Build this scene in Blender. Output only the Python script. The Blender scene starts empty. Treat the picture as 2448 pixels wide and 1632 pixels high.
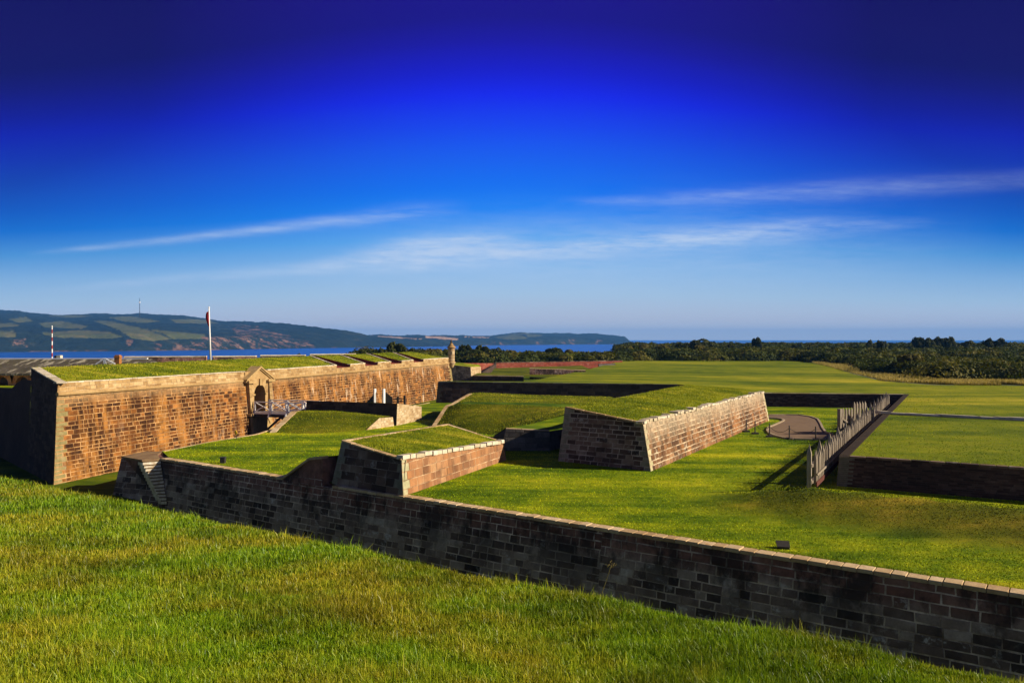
import bpy, math, random
import numpy as np
from mathutils import Vector, noise as mnoise
from mathutils.geometry import delaunay_2d_cdt

rng = random.Random(7)
nrng = np.random.default_rng(11)
scene = bpy.context.scene
col = scene.collection

# ------------------------------------------------------------------ survey
F, CX, HZ = 1904.0, 1224.0, 808.0          # focal length and horizon of the survey camera
ZL = -7.0                                   # level of the inner lawn, metres below the eye
ZF = -9.2                                   # ditch floor
ZS = -35.0                                  # sea

def P(px, py, z):
    Y = F * (-z) / (py - HZ)
    return Vector(((px - CX) / F * Y, Y, z))

def PY(px, py, Y):
    return Vector(((px - CX) / F * Y, Y, -(py - HZ) / F * Y))

def V(*a):
    return Vector(a)

def lin(r, g, b):
    def f(c):
        c /= 255.0
        return c / 12.92 if c <= .04045 else ((c + .055) / 1.055) ** 2.4
    return (f(r), f(g), f(b), 1.0)

def sstep(a, b, x):
    t = min(1, max(0, (x - a) / (b - a)))
    return t * t * (3 - 2 * t)

# ------------------------------------------------------------------ materials
class Mat:
    def __init__(self, name, rough=.9, spec=.2):
        self.m = bpy.data.materials.new(name)
        self.m.use_nodes = True
        self.nt = self.m.node_tree
        self.b = self.nt.nodes['Principled BSDF']
        self.b.inputs['Roughness'].default_value = rough
        self.b.inputs['Specular IOR Level'].default_value = spec
    def n(self, t, **kw):
        nd = self.nt.nodes.new(t)
        for k, v in kw.items():
            setattr(nd, k, v)
        return nd
    def l(self, a, b):
        self.nt.links.new(a, b)
    def pos(self, obj=False):
        if obj:
            return self.n('ShaderNodeTexCoord').outputs['Object']
        return self.n('ShaderNodeNewGeometry').outputs['Position']
    def mapped(self, vec, scale, rot=(0, 0, 0)):
        mp = self.n('ShaderNodeMapping')
        mp.inputs['Scale'].default_value = scale
        mp.inputs['Rotation'].default_value = rot
        self.l(vec, mp.inputs['Vector'])
        return mp.outputs['Vector']
    def noise(self, vec, scale, detail=4, rough=.55, dist=0):
        nd = self.n('ShaderNodeTexNoise')
        nd.inputs['Scale'].default_value = scale
        nd.inputs['Detail'].default_value = detail
        nd.inputs['Roughness'].default_value = rough
        nd.inputs['Distortion'].default_value = dist
        self.l(vec, nd.inputs['Vector'])
        return nd.outputs['Fac']
    def ramp(self, fac, stops, interp='LINEAR'):
        nd = self.n('ShaderNodeValToRGB')
        nd.color_ramp.interpolation = interp
        el = nd.color_ramp.elements
        el[0].position, el[0].color = stops[0][0], stops[0][1]
        el[1].position, el[1].color = stops[-1][0], stops[-1][1]
        for p, c in stops[1:-1]:
            e = el.new(p)
            e.color = c
        self.l(fac, nd.inputs['Fac'])
        return nd.outputs['Color']
    def bw(self, fac, a, b, lo=0., hi=1.):
        return self.ramp(fac, [(a, (lo, lo, lo, 1)), (b, (hi, hi, hi, 1))])
    def mix(self, fac, a, b, blend='MIX'):
        nd = self.n('ShaderNodeMix', data_type='RGBA', blend_type=blend)
        for sock, v in ((nd.inputs[0], fac), (nd.inputs[6], a), (nd.inputs[7], b)):
            if hasattr(v, 'is_linked'):
                self.l(v, sock)
            else:
                sock.default_value = v
        return nd.outputs[2]
    def math(self, op, a, b=0.):
        nd = self.n('ShaderNodeMath', operation=op)
        for sock, v in ((nd.inputs[0], a), (nd.inputs[1], b)):
            if hasattr(v, 'is_linked'):
                self.l(v, sock)
            else:
                sock.default_value = v
        return nd.outputs[0]
    def attr(self, name):
        nd = self.n('ShaderNodeAttribute')
        nd.attribute_name = name
        return nd
    def color(self, c):
        if hasattr(c, 'is_linked'):
            self.l(c, self.b.inputs['Base Color'])
        else:
            self.b.inputs['Base Color'].default_value = c
    def bump(self, h, strength=.5, dist=.02):
        nd = self.n('ShaderNodeBump')
        nd.inputs['Strength'].default_value = strength
        nd.inputs['Distance'].default_value = dist
        self.l(h, nd.inputs['Height'])
        self.l(nd.outputs['Normal'], self.b.inputs['Normal'])

def c4(r, g, b):
    return (r, g, b, 1)

def masonry_mat(name, tones, mortar, pale, streak=None, streak_amt=.5, black=None, lichen=None, topband=None, pscale=1., vlines=None, tshift=0.):
    M = Mat(name, .92, .15)
    pos = M.pos()
    a = M.attr('tone')
    sep = M.n('ShaderNodeSeparateColor')
    M.l(a.outputs['Color'], sep.inputs[0])
    n1 = M.noise(pos, .35 * pscale, 4, .6)
    n2 = M.noise(pos, 3.2 * pscale, 5, .65)
    n3 = M.noise(pos, 18 * pscale, 3, .6)
    # stone tone: mostly its own random value, pushed about by large patches
    t = M.math('ADD', M.math('MULTIPLY', sep.outputs[0], .58), M.math('MULTIPLY', M.math('SUBTRACT', n1, .34), 1.15))
    c = M.ramp(M.math('SUBTRACT', t, tshift), tones)
    c = M.mix(M.bw(n2, .35, .7, 0, .55), c, M.mix(1., c, c4(.45, .42, .4), 'MULTIPLY'))
    c = M.mix(M.bw(n3, .3, .75, 0, .4), c, M.mix(1., c, c4(1.7, 1.6, 1.5), 'MULTIPLY'))
    if streak:
        sv = M.mapped(pos, (1.05, 1.05, .10))
        s = M.noise(sv, 1.0, 5, .62)
        s2 = M.noise(pos, .8, 5, .75)
        sm = M.math('MULTIPLY', M.bw(s, .47, .60), M.bw(s2, .32, .55))
        c = M.mix(M.math('MULTIPLY', sm, streak_amt), c, streak)
    if lichen:
        lm = M.math('MULTIPLY', M.bw(M.noise(pos, 2.3, 6, .75), .55, .66), M.bw(sep.outputs[1], .3, .9))
        c = M.mix(M.math('MULTIPLY', lm, .75), c, lichen)
    c = M.mix(sep.outputs[2], c, M.mix(M.bw(n2, .35, .7), pale, M.mix(1., pale, c4(.55, .6, .5), 'MULTIPLY')))
    if topband:
        z0, z1, tc = topband
        sx = M.n('ShaderNodeSeparateXYZ'); M.l(pos, sx.inputs[0])
        zz = M.math('ADD', sx.outputs[2], M.math('MULTIPLY', M.math('SUBTRACT', n1, .5), .9))
        mr = M.n('ShaderNodeMapRange'); mr.inputs[1].default_value = z0; mr.inputs[2].default_value = z1
        M.l(zz, mr.inputs[0])
        c = M.mix(M.math('MULTIPLY', mr.outputs[0], .8), c, M.mix(M.bw(n2, .3, .7), tc, M.mix(1., tc, c4(.4, .4, .4), 'MULTIPLY')))
    mc = M.mix(M.bw(M.noise(pos, 1.1, 5, .7), .36, .62), mortar, M.mix(1., mortar, c4(.30, .26, .24), 'MULTIPLY'))
    # alpha of the tone attribute = 1 in the joints
    c = M.mix(a.outputs['Alpha'], c, mc)
    if vlines:
        # white lime runs down the face, in clusters
        vn = M.noise(M.mapped(pos, (3.0, 3.0, .42)), 1.0, 3, .6)
        sy = M.n('ShaderNodeSeparateXYZ'); M.l(pos, sy.inputs[0])
        my = M.n('ShaderNodeMapRange'); my.inputs[1].default_value = 62; my.inputs[2].default_value = 88; my.inputs[3].default_value = .12
        M.l(sy.outputs[1], my.inputs[0])
        vm = M.math('MULTIPLY', M.bw(vn, .585, .64), M.bw(M.noise(pos, .3, 4, .7), .42, .56))
        vm = M.math('MULTIPLY', vm, my.outputs[0])
        c = M.mix(M.math('MULTIPLY', vm, vlines[1]), c, vlines[0])
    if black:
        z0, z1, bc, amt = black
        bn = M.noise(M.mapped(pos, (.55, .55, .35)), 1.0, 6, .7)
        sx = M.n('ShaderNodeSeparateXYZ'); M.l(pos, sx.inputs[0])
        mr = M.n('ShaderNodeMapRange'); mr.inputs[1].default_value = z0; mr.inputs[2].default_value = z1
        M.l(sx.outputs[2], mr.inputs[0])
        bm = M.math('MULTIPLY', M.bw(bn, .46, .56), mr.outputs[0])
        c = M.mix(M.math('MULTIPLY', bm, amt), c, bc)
    M.color(c)
    h = M.math('ADD', M.math('MULTIPLY', n2, .6), M.math('MULTIPLY', n3, .4))
    M.bump(h, .6, .04)
    return M.m

def grass_mat(name, cols, streak_rot=0., streak=(.02, .35, 1), big=.09, fine=6., obj=False, contrast=1., bumpd=.05, bumps=.6, tint=False, rough=None):
    M = Mat(name, .95, .05)
    pos = M.pos(obj)
    n1 = M.noise(pos, big, 5, .6, .4)
    n2 = M.noise(M.mapped(pos, streak, (0, 0, streak_rot)), 1.0, 4, .6)
    n3 = M.noise(pos, fine * .12, 4, .65)
    n4 = M.noise(pos, fine, 4, .75)
    t = M.math('ADD', M.math('MULTIPLY', n1, .45), M.math('MULTIPLY', n2, .62))
    t = M.math('ADD', t, M.math('MULTIPLY', n3, .3))
    t = M.math('ADD', t, M.math('MULTIPLY', n4, .22))
    t = M.math('SUBTRACT', t, .295)
    if tint:
        t = M.math('ADD', t, M.math('MULTIPLY', M.math('SUBTRACT', M.attr('tint').outputs['Fac'], .36), .30))
    k = .5 / contrast
    c = M.ramp(t, [(.38, cols[0]), (.47, cols[1]), (.57, cols[2]), (.67, cols[3])])
    if rough:
        c2 = M.ramp(t, [(.38, rough[0]), (.47, rough[1]), (.57, rough[2]), (.67, rough[3])])
        c = M.mix(M.attr('rough').outputs['Fac'], c, c2)
    c = M.mix(M.bw(n4, .38, .66, 0, .7), c, M.mix(1., c, c4(.45, .5, .45), 'MULTIPLY'))
    M.color(c)
    h = M.math('ADD', M.math('MULTIPLY', M.noise(pos, fine * 1.7, 4, .8), .5), n4)
    M.bump(h, bumps, bumpd)
    return M.m

def plain_mat(name, c, c2=None, scale=4., rough=.8, spec=.2, stretch=(1, 1, 1), bump=.3, metal=0., obj=True, bdist=.02):
    M = Mat(name, rough, spec)
    pos = M.mapped(M.pos(obj), stretch)
    n = M.noise(pos, scale, 5, .65)
    c2 = c2 or tuple(x * .55 for x in c[:3]) + (1,)
    M.color(M.mix(M.bw(n, .3, .7), c, c2))
    M.b.inputs['Metallic'].default_value = metal
    if bump:
        M.bump(M.noise(pos, scale * 3, 4, .7), bump, bdist)
    return M.m

MT = {}
MT['scarp'] = masonry_mat('scarp_masonry',
    [(.1, c4(.032, .012, .004)), (.40, c4(.075, .027, .007)), (.60, c4(.15, .055, .013)), (.76, c4(.34, .135, .030)), (1, c4(.48, .24, .07))],
    c4(.50, .275, .105), c4(.26, .20, .085), streak=c4(.42, .18, .038), streak_amt=.7,
    topband=(-4.45, -3.8, c4(.38, .24, .11)), vlines=(c4(.62, .47, .32), .7), tshift=.11)
MT['parapet'] = masonry_mat('parapet_masonry',
    [(.1, c4(.21, .12, .045)), (.5, c4(.36, .23, .095)), (1, c4(.50, .37, .19))],
    c4(.58, .42, .24), c4(.44, .28, .12), lichen=c4(.42, .36, .2))
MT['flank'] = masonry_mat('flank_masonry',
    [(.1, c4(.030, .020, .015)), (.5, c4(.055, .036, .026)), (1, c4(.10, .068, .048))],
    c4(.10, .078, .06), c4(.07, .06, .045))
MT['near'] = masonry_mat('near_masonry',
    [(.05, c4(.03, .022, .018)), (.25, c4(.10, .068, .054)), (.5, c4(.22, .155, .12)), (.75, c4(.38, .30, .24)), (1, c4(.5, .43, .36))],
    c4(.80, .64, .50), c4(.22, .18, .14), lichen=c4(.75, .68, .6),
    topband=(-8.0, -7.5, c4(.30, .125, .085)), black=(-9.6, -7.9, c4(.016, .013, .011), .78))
MT['ravelin_shade'] = masonry_mat('rampart_shaded_masonry',  # darker copy of the rampart masonry, shade put into the colour
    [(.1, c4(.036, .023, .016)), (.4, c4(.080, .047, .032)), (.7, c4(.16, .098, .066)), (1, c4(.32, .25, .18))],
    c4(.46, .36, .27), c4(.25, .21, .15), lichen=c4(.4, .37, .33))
MT['ravelin_lit'] = masonry_mat('rampart_sunlit_masonry',  # lighter copy for the sunny face, sunlight put into the colour
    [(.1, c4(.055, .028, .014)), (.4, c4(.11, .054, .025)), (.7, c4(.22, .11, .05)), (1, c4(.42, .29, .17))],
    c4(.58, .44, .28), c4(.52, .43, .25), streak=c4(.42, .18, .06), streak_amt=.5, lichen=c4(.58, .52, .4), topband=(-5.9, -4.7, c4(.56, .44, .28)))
MT['block_lit'] = masonry_mat('traverse_sunlit_masonry',  # lighter copy for the small rampart's sunny face, sunlight in the colour
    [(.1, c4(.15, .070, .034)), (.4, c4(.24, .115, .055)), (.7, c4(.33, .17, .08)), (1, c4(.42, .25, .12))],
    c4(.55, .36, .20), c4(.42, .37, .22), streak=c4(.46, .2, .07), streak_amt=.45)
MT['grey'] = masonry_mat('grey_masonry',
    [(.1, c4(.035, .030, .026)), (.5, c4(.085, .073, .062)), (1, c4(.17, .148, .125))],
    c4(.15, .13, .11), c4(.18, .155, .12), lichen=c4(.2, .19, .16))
MT['grey_lit'] = masonry_mat('sunlit_grey_masonry',  # pale copy of the grey masonry, sunlight put into the colour
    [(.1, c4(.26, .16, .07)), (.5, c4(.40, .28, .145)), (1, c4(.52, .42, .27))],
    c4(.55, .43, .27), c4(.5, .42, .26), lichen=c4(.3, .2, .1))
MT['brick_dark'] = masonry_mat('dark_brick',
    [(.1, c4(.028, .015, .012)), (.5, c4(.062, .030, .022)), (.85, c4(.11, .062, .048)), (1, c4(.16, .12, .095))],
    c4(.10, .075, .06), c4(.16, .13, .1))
MT['brick_red'] = masonry_mat('red_brick',
    [(.1, c4(.14, .028, .016)), (.5, c4(.21, .042, .024)), (1, c4(.30, .10, .06))],
    c4(.40, .18, .12), c4(.5, .4, .28), lichen=c4(.45, .3, .22))
MT['coping'] = masonry_mat('coping_stone',
    [(.1, c4(.34, .215, .095)), (.5, c4(.47, .335, .18)), (1, c4(.58, .45, .28))],
    c4(.13, .09, .05), c4(.5, .4, .2), lichen=c4(.40, .2, .05))
MT['coping_white'] = masonry_mat('pale_coping_stone',
    [(.1, c4(.40, .33, .21)), (.5, c4(.54, .46, .33)), (1, c4(.66, .59, .46))],
    c4(.14, .11, .07), c4(.5, .4, .2), lichen=c4(.3, .27, .19))
MT['steps'] = plain_mat('step_stone', c4(.78, .70, .55), c4(.40, .30, .17), 5., .9, .1, obj=False)  # step colour whitened to stand for sunlight the wall blocks
MT['tread'] = plain_mat('worn_shadow_tread', c4(.20, .13, .06), c4(.10, .06, .03), 3., .9, .1, obj=False)  # worn brown, darkened to stand for the shadow line at each nosing
MT['paving'] = plain_mat('paving_stone', c4(.27, .18, .09), c4(.16, .09, .05), 1.6, .9, .1, obj=False)

LAWN = [c4(.048, .092, .002), c4(.125, .185, .003), c4(.27, .30, .005), c4(.48, .43, .014)]
BANKC = [c4(.040, .052, .003), c4(.080, .088, .0045), c4(.135, .125, .007), c4(.27, .19, .018)]
MT['lawn'] = grass_mat('mown_lawn', LAWN, math.radians(35.5), (.045, .34, 1), .085, 5., rough=BANKC)
LAWNB = [tuple(min(1, x * 1.75) for x in q[:3]) + (1,) for q in LAWN]
MT['lawnblade'] = grass_mat('mown_lawn_blade', LAWNB, math.radians(35.5), (.045, .34, 1), .085, 5., tint=True, rough=[tuple(x * 1.7 for x in q[:3]) + (1,) for q in BANKC], bumps=0.)
MT['field'] = grass_mat('field_grass', [c4(.070, .105, .004), c4(.150, .180, .005), c4(.26, .255, .008), c4(.44, .36, .025)],
                        math.radians(4), (.012, .16, 1), .03, 3.)
MT['turf'] = grass_mat('rough_turf', [c4(.075, .11, .004), c4(.165, .19, .006), c4(.29, .28, .012), c4(.48, .38, .04)],
                       math.radians(-25), (.25, .8, .8), .3, 5., bumpd=.09, bumps=.8)
MT['bank'] = grass_mat('bank_turf', [c4(.050, .068, .003), c4(.095, .110, .0045), c4(.155, .150, .007), c4(.28, .21, .018)],
                       math.radians(30), (.06, .4, .8), .25, 5., bumpd=.08, bumps=.8)
MT['slope'] = grass_mat('slope_soil', [c4(.022, .042, .002), c4(.045, .078, .003), c4(.085, .11, .005), c4(.16, .13, .012)],
                        .3, (.6, .6, .6), .4, 9.)
MT['ditch'] = grass_mat('ditch_grass', [c4(.035, .060, .003), c4(.07, .105, .004), c4(.12, .15, .006), c4(.2, .19, .012)],
                        .2, (.1, .5, 1), .2, 5.)
MT['heath'] = grass_mat('heath_ground', [c4(.03, .035, .006), c4(.06, .062, .012), c4(.15, .12, .035), c4(.38, .29, .11)],
                        .2, (.05, .2, 1), .06, 2.)
MT['drygrass'] = plain_mat('dry_grass', c4(.42, .31, .11), c4(.24, .19, .05), 2., .95, .05)
MT['path'] = plain_mat('path_gravel', c4(.205, .135, .082), c4(.145, .095, .058), 1.4, .95, .1, obj=False, bump=.5)
MT['kerb'] = plain_mat('kerb_stone', c4(.40, .32, .21), c4(.25, .18, .11), 3., .9, .1, obj=False)
MT['earth'] = plain_mat('earth_coping', c4(.024, .016, .010), c4(.048, .031, .017), 2., .95, .1, obj=False, bump=.5)
MT['wood'] = plain_mat('weathered_oak', c4(.38, .31, .225), c4(.15, .115, .08), 2.5, .85, .15, (6, 6, .6))
MT['wood_dark'] = plain_mat('tarred_timber', c4(.022, .018, .015), c4(.045, .035, .028), 3., .75, .3, (4, 4, 1))
MT['wood_red'] = plain_mat('red_brown_board', c4(.12, .035, .022), c4(.07, .02, .014), 3., .85, .2, (1, 1, 6))
MT['white'] = plain_mat('white_paint', c4(.84, .81, .76), c4(.70, .67, .62), 2., .5, .4, bump=.1)
MT['deck'] = plain_mat('deck_boards', c4(.25, .19, .14), c4(.14, .10, .07), 3., .85, .2)
MT['dark'] = plain_mat('dark_opening', c4(.012, .011, .010), c4(.02, .017, .014), 2., .95, .05)
MT['flag'] = plain_mat('red_flag_cloth', c4(.30, .014, .016), c4(.16, .008, .012), 3., .8, .1)
MT['navy'] = plain_mat('navy_flag_cloth', c4(.012, .016, .07), c4(.008, .01, .04), 3., .8, .1)
MT['mastred'] = plain_mat('red_mast_paint', c4(.42, .05, .03), None, 3., .6, .3, bump=0)
MT['slab'] = None
MT['chimney'] = masonry_mat('chimney_brick', [(.1, c4(.26, .10, .03)), (.5, c4(.36, .15, .045)), (1, c4(.46, .22, .08))], c4(.45, .28, .14), c4(.4, .2, .1))
MT['arcade_brick'] = masonry_mat('arcade_brick', [(.1, c4(.45, .15, .05)), (.5, c4(.6, .22, .075)), (1, c4(.7, .32, .12))], c4(.6, .35, .16), c4(.5, .25, .1))
MT['plaster'] = plain_mat('arch_infill_plaster', c4(.16, .125, .08), c4(.10, .075, .05), 1., .9, .1)
MT['yellow'] = plain_mat('yellow_sign_paint', c4(.72, .46, .02), c4(.6, .36, .02), 3., .5, .3, bump=0)
MT['iron'] = plain_mat('black_iron', c4(.02, .018, .017), c4(.04, .03, .025), 5., .55, .4)
MT['hutgrey'] = plain_mat('hut_panel', c4(.62, .55, .42), c4(.5, .43, .32), 1., .7, .2)
MT['bark'] = plain_mat('bark', c4(.06, .045, .03), c4(.03, .022, .015), 4., .95, .1, (3, 3, .8))

def slab_mat():
    M = Mat('mossy_stone_slates', .9, .2)
    pos = M.pos()
    n = M.noise(M.mapped(pos, (.55, .55, .55), (0, .3, .6)), 1., 6, .75)
    n2 = M.noise(M.mapped(pos, (1.6, .35, .8), (0, 0, -.75)), 1.1, 4, .6)
    c = M.ramp(n, [(.3, c4(.035, .028, .02)), (.5, c4(.075, .060, .042)), (.7, c4(.12, .10, .075))])
    c = M.mix(M.bw(n2, .52, .60), c, c4(.36, .31, .22))
    c = M.mix(M.bw(M.noise(pos, 3., 4, .7), .52, .62, 0, .5), c, c4(.10, .10, .03))
    M.color(c)
    M.bump(n2, .6, .08)
    return M.m
MT['slab'] = slab_mat()

def foliage_mat(name, cols, obj=True, transl=.25):
    M = Mat(name, .75, .15)
    a = M.attr('tint')
    n = M.noise(M.pos(), .12, 4, .6)
    t = M.math('ADD', M.math('MULTIPLY', a.outputs['Fac'], .6), M.math('MULTIPLY', n, .45))
    c = M.ramp(t, cols)
    M.color(c)
    tr = M.n('ShaderNodeBsdfTranslucent')
    M.l(M.mix(1., c, c4(1.2, 1.2, .6), 'MULTIPLY'), tr.inputs[0])
    mx = M.n('ShaderNodeMixShader')
    mx.inputs[0].default_value = transl
    M.l(M.b.outputs[0], mx.inputs[1]); M.l(tr.outputs[0], mx.inputs[2])
    M.l(mx.outputs[0], M.nt.nodes['Material Output'].inputs[0])
    return M.m

MT['leaf'] = foliage_mat('oak_leaves', [(.2, c4(.018, .024, .004)), (.5, c4(.034, .042, .005)), (.9, c4(.08, .082, .012))])
MT['leaf_brown'] = foliage_mat('olive_leaves', [(.2, c4(.050, .044, .008)), (.5, c4(.095, .080, .013)), (.9, c4(.17, .145, .026))])
MT['leaf_gorse'] = foliage_mat('gorse_leaves', [(.2, c4(.022, .034, .004)), (.5, c4(.052, .066, .007)), (.72, c4(.105, .098, .012)), (1, c4(.24, .18, .03))])
MT['leaf_bright'] = foliage_mat('bright_leaves', [(.2, c4(.08, .10, .006)), (.9, c4(.24, .25, .02))])

def blade_mat():
    M = Mat('grass_blade', .55, .3)
    a = M.attr('tint')
    pos = M.pos()
    n1 = M.noise(pos, .42, 4, .6, .4)
    n2 = M.noise(pos, 1.9, 4, .65)
    green = M.ramp(a.outputs['Fac'], [(0, c4(.062, .145, .003)), (.35, c4(.155, .29, .005)), (.75, c4(.34, .48, .009)), (1, c4(.66, .68, .03))])
    gold = M.ramp(a.outputs['Fac'], [(0, c4(.11, .13, .004)), (.4, c4(.36, .33, .010)), (.75, c4(.64, .49, .035)), (1, c4(.85, .62, .12))])
    t = M.math('ADD', M.math('MULTIPLY', n1, .65), M.math('MULTIPLY', n2, .35))
    c = M.mix(M.bw(t, .455, .60, .08, .92), green, gold)
    dk = M.bw(M.noise(pos, .7, 4, .65), .36, .54, .52, 1.)
    c = M.mix(1., c, dk, 'MULTIPLY')
    M.color(c)
    M.b.inputs['Roughness'].default_value = .42
    tr = M.n('ShaderNodeBsdfTranslucent')
    M.l(c, tr.inputs[0])
    mx = M.n('ShaderNodeMixShader'); mx.inputs[0].default_value = .35
    M.l(M.b.outputs[0], mx.inputs[1]); M.l(tr.outputs[0], mx.inputs[2])
    M.l(mx.outputs[0], M.nt.nodes['Material Output'].inputs[0])
    return M.m
MT['blade'] = blade_mat()

def turfblade_mat():
    M = Mat('turf_blade', .7, .15)
    a = M.attr('tint')
    n = M.noise(M.mapped(M.pos(), (.35, .8, .8), (0, 0, math.radians(-25))), 1., 5, .65)
    t = M.math('ADD', M.math('MULTIPLY', a.outputs['Fac'], .34), M.math('SUBTRACT', M.math('MULTIPLY', n, 1.25), .27))
    c = M.ramp(t, [(.2, c4(.085, .135, .004)), (.48, c4(.23, .26, .007)), (.66, c4(.46, .42, .016)), (.92, c4(.72, .55, .08))])
    M.color(c)
    tr = M.n('ShaderNodeBsdfTranslucent'); M.l(c, tr.inputs[0])
    mx = M.n('ShaderNodeMixShader'); mx.inputs[0].default_value = .3
    M.l(M.b.outputs[0], mx.inputs[1]); M.l(tr.outputs[0], mx.inputs[2])
    M.l(mx.outputs[0], M.nt.nodes['Material Output'].inputs[0])
    return M.m
MT['turfblade'] = turfblade_mat()

# ------------------------------------------------------------------ mesh builder
class MB:
    def __init__(self):
        self.v, self.f, self.c = [], [], []
    def add(self, pts, faces, tone=(.5, .5, 0, 0)):
        o = len(self.v)
        self.v += [tuple(p) for p in pts]
        self.c += [tone] * len(pts)
        self.f += [tuple(i + o for i in f) for f in faces]
    def poly(self, pts, tone=(.5, .5, 0, 0)):
        self.add(pts, [tuple(range(len(pts)))], tone)
    def hexa(self, b, t, tone=(.5, .5, 0, 0)):
        n = len(b)
        fs = [tuple(range(n - 1, -1, -1)), tuple(range(n, 2 * n))]
        fs += [(i, (i + 1) % n, n + (i + 1) % n, n + i) for i in range(n)]
        self.add(list(b) + list(t), fs, tone)
    def box(self, c, ux, uy, uz, tone=(.5, .5, 0, 0)):
        """c centre, ux uy uz half-axis vectors"""
        c = Vector(c)
        b = [c - ux - uy - uz, c + ux - uy - uz, c + ux + uy - uz, c - ux + uy - uz]
        t = [p + 2 * uz for p in b]
        self.hexa(b, t, tone)
    def abox(self, x0, x1, y0, y1, z0, z1, tone=(.5, .5, 0, 0)):
        self.hexa([V(x0, y0, z0), V(x1, y0, z0), V(x1, y1, z0), V(x0, y1, z0)],
                  [V(x0, y0, z1), V(x1, y0, z1), V(x1, y1, z1), V(x0, y1, z1)], tone)
    def bar(self, p, q, w, h=None, up=V(0, 0, 1), tone=(.5, .5, 0, 0)):
        p, q = Vector(p), Vector(q)
        h = h or w
        d = (q - p)
        s = d.cross(up)
        if s.length < 1e-6:
            s = d.cross(V(1, 0, 0))
        s.normalize()
        u = s.cross(d).normalized()
        self.box((p + q) / 2, d / 2, s * w / 2, u * h / 2, tone)
    def tube(self, pts, rads, n=10, cap=True, tone=(.5, .5, 0, 0)):
        pts = [Vector(p) for p in pts]
        rings = []
        for i, p in enumerate(pts):
            d = (pts[min(i + 1, len(pts) - 1)] - pts[max(i - 1, 0)]).normalized()
            a = V(1, 0, 0) if abs(d.x) < .9 else V(0, 1, 0)
            s = d.cross(a).normalized(); u = s.cross(d)
            rings.append([p + (s * math.cos(k * 2 * math.pi / n) + u * math.sin(k * 2 * math.pi / n)) * rads[i] for k in range(n)])
        vs = [q for r in rings for q in r]
        fs = []
        for i in range(len(pts) - 1):
            for k in range(n):
                fs.append((i * n + k, i * n + (k + 1) % n, (i + 1) * n + (k + 1) % n, (i + 1) * n + k))
        if cap:
            fs.append(tuple(range(n - 1, -1, -1)))
            fs.append(tuple((len(pts) - 1) * n + k for k in range(n)))
        self.add(vs, fs, tone)
    def lathe(self, c, prof, n=20, tone=(.5, .5, 0, 0)):
        self.tube([Vector(c) + V(0, 0, z) for r, z in prof], [r for r, z in prof], n, True, tone)
    def build(self, name, mat, parent=None, smooth=False):
        me = bpy.data.meshes.new(name)
        me.from_pydata(self.v, [], self.f)
        a = me.attributes.new('tone', 'FLOAT_COLOR', 'POINT')
        a.data.foreach_set('color', np.array(self.c, dtype=np.float32).ravel())
        me.materials.append(MT[mat] if isinstance(mat, str) else mat)
        if smooth:
            me.shade_smooth()
        me.update()
        o = bpy.data.objects.new(name, me)
        col.objects.link(o)
        if parent is not None:
            o.parent = parent
            o.matrix_parent_inverse = parent.matrix_basis.inverted()
        return o

def tag(o, label=None, cat=None, group=None, kind=None):
    if label: o['label'] = label
    if cat: o['category'] = cat
    if group: o['group'] = group
    if kind: o['kind'] = kind
    return o

def thing(name, loc, label, cat, group=None):
    o = bpy.data.objects.new(name, None)
    col.objects.link(o)
    o.empty_display_size = .3
    o.location = loc
    return tag(o, label, cat, group)

def clip(poly, a, b, c):
    """keep a*u+b*v<=c"""
    out = []
    n = len(poly)
    for i in range(n):
        p, q = poly[i], poly[(i + 1) % n]
        dp, dq = a * p[0] + b * p[1] - c, a * q[0] + b * q[1] - c
        if dp <= 0: out.append(p)
        if dp * dq < 0:
            t = dp / (dp - dq)
            out.append((p[0] + (q[0] - p[0]) * t, p[1] + (q[1] - p[1]) * t))
    return out

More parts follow.
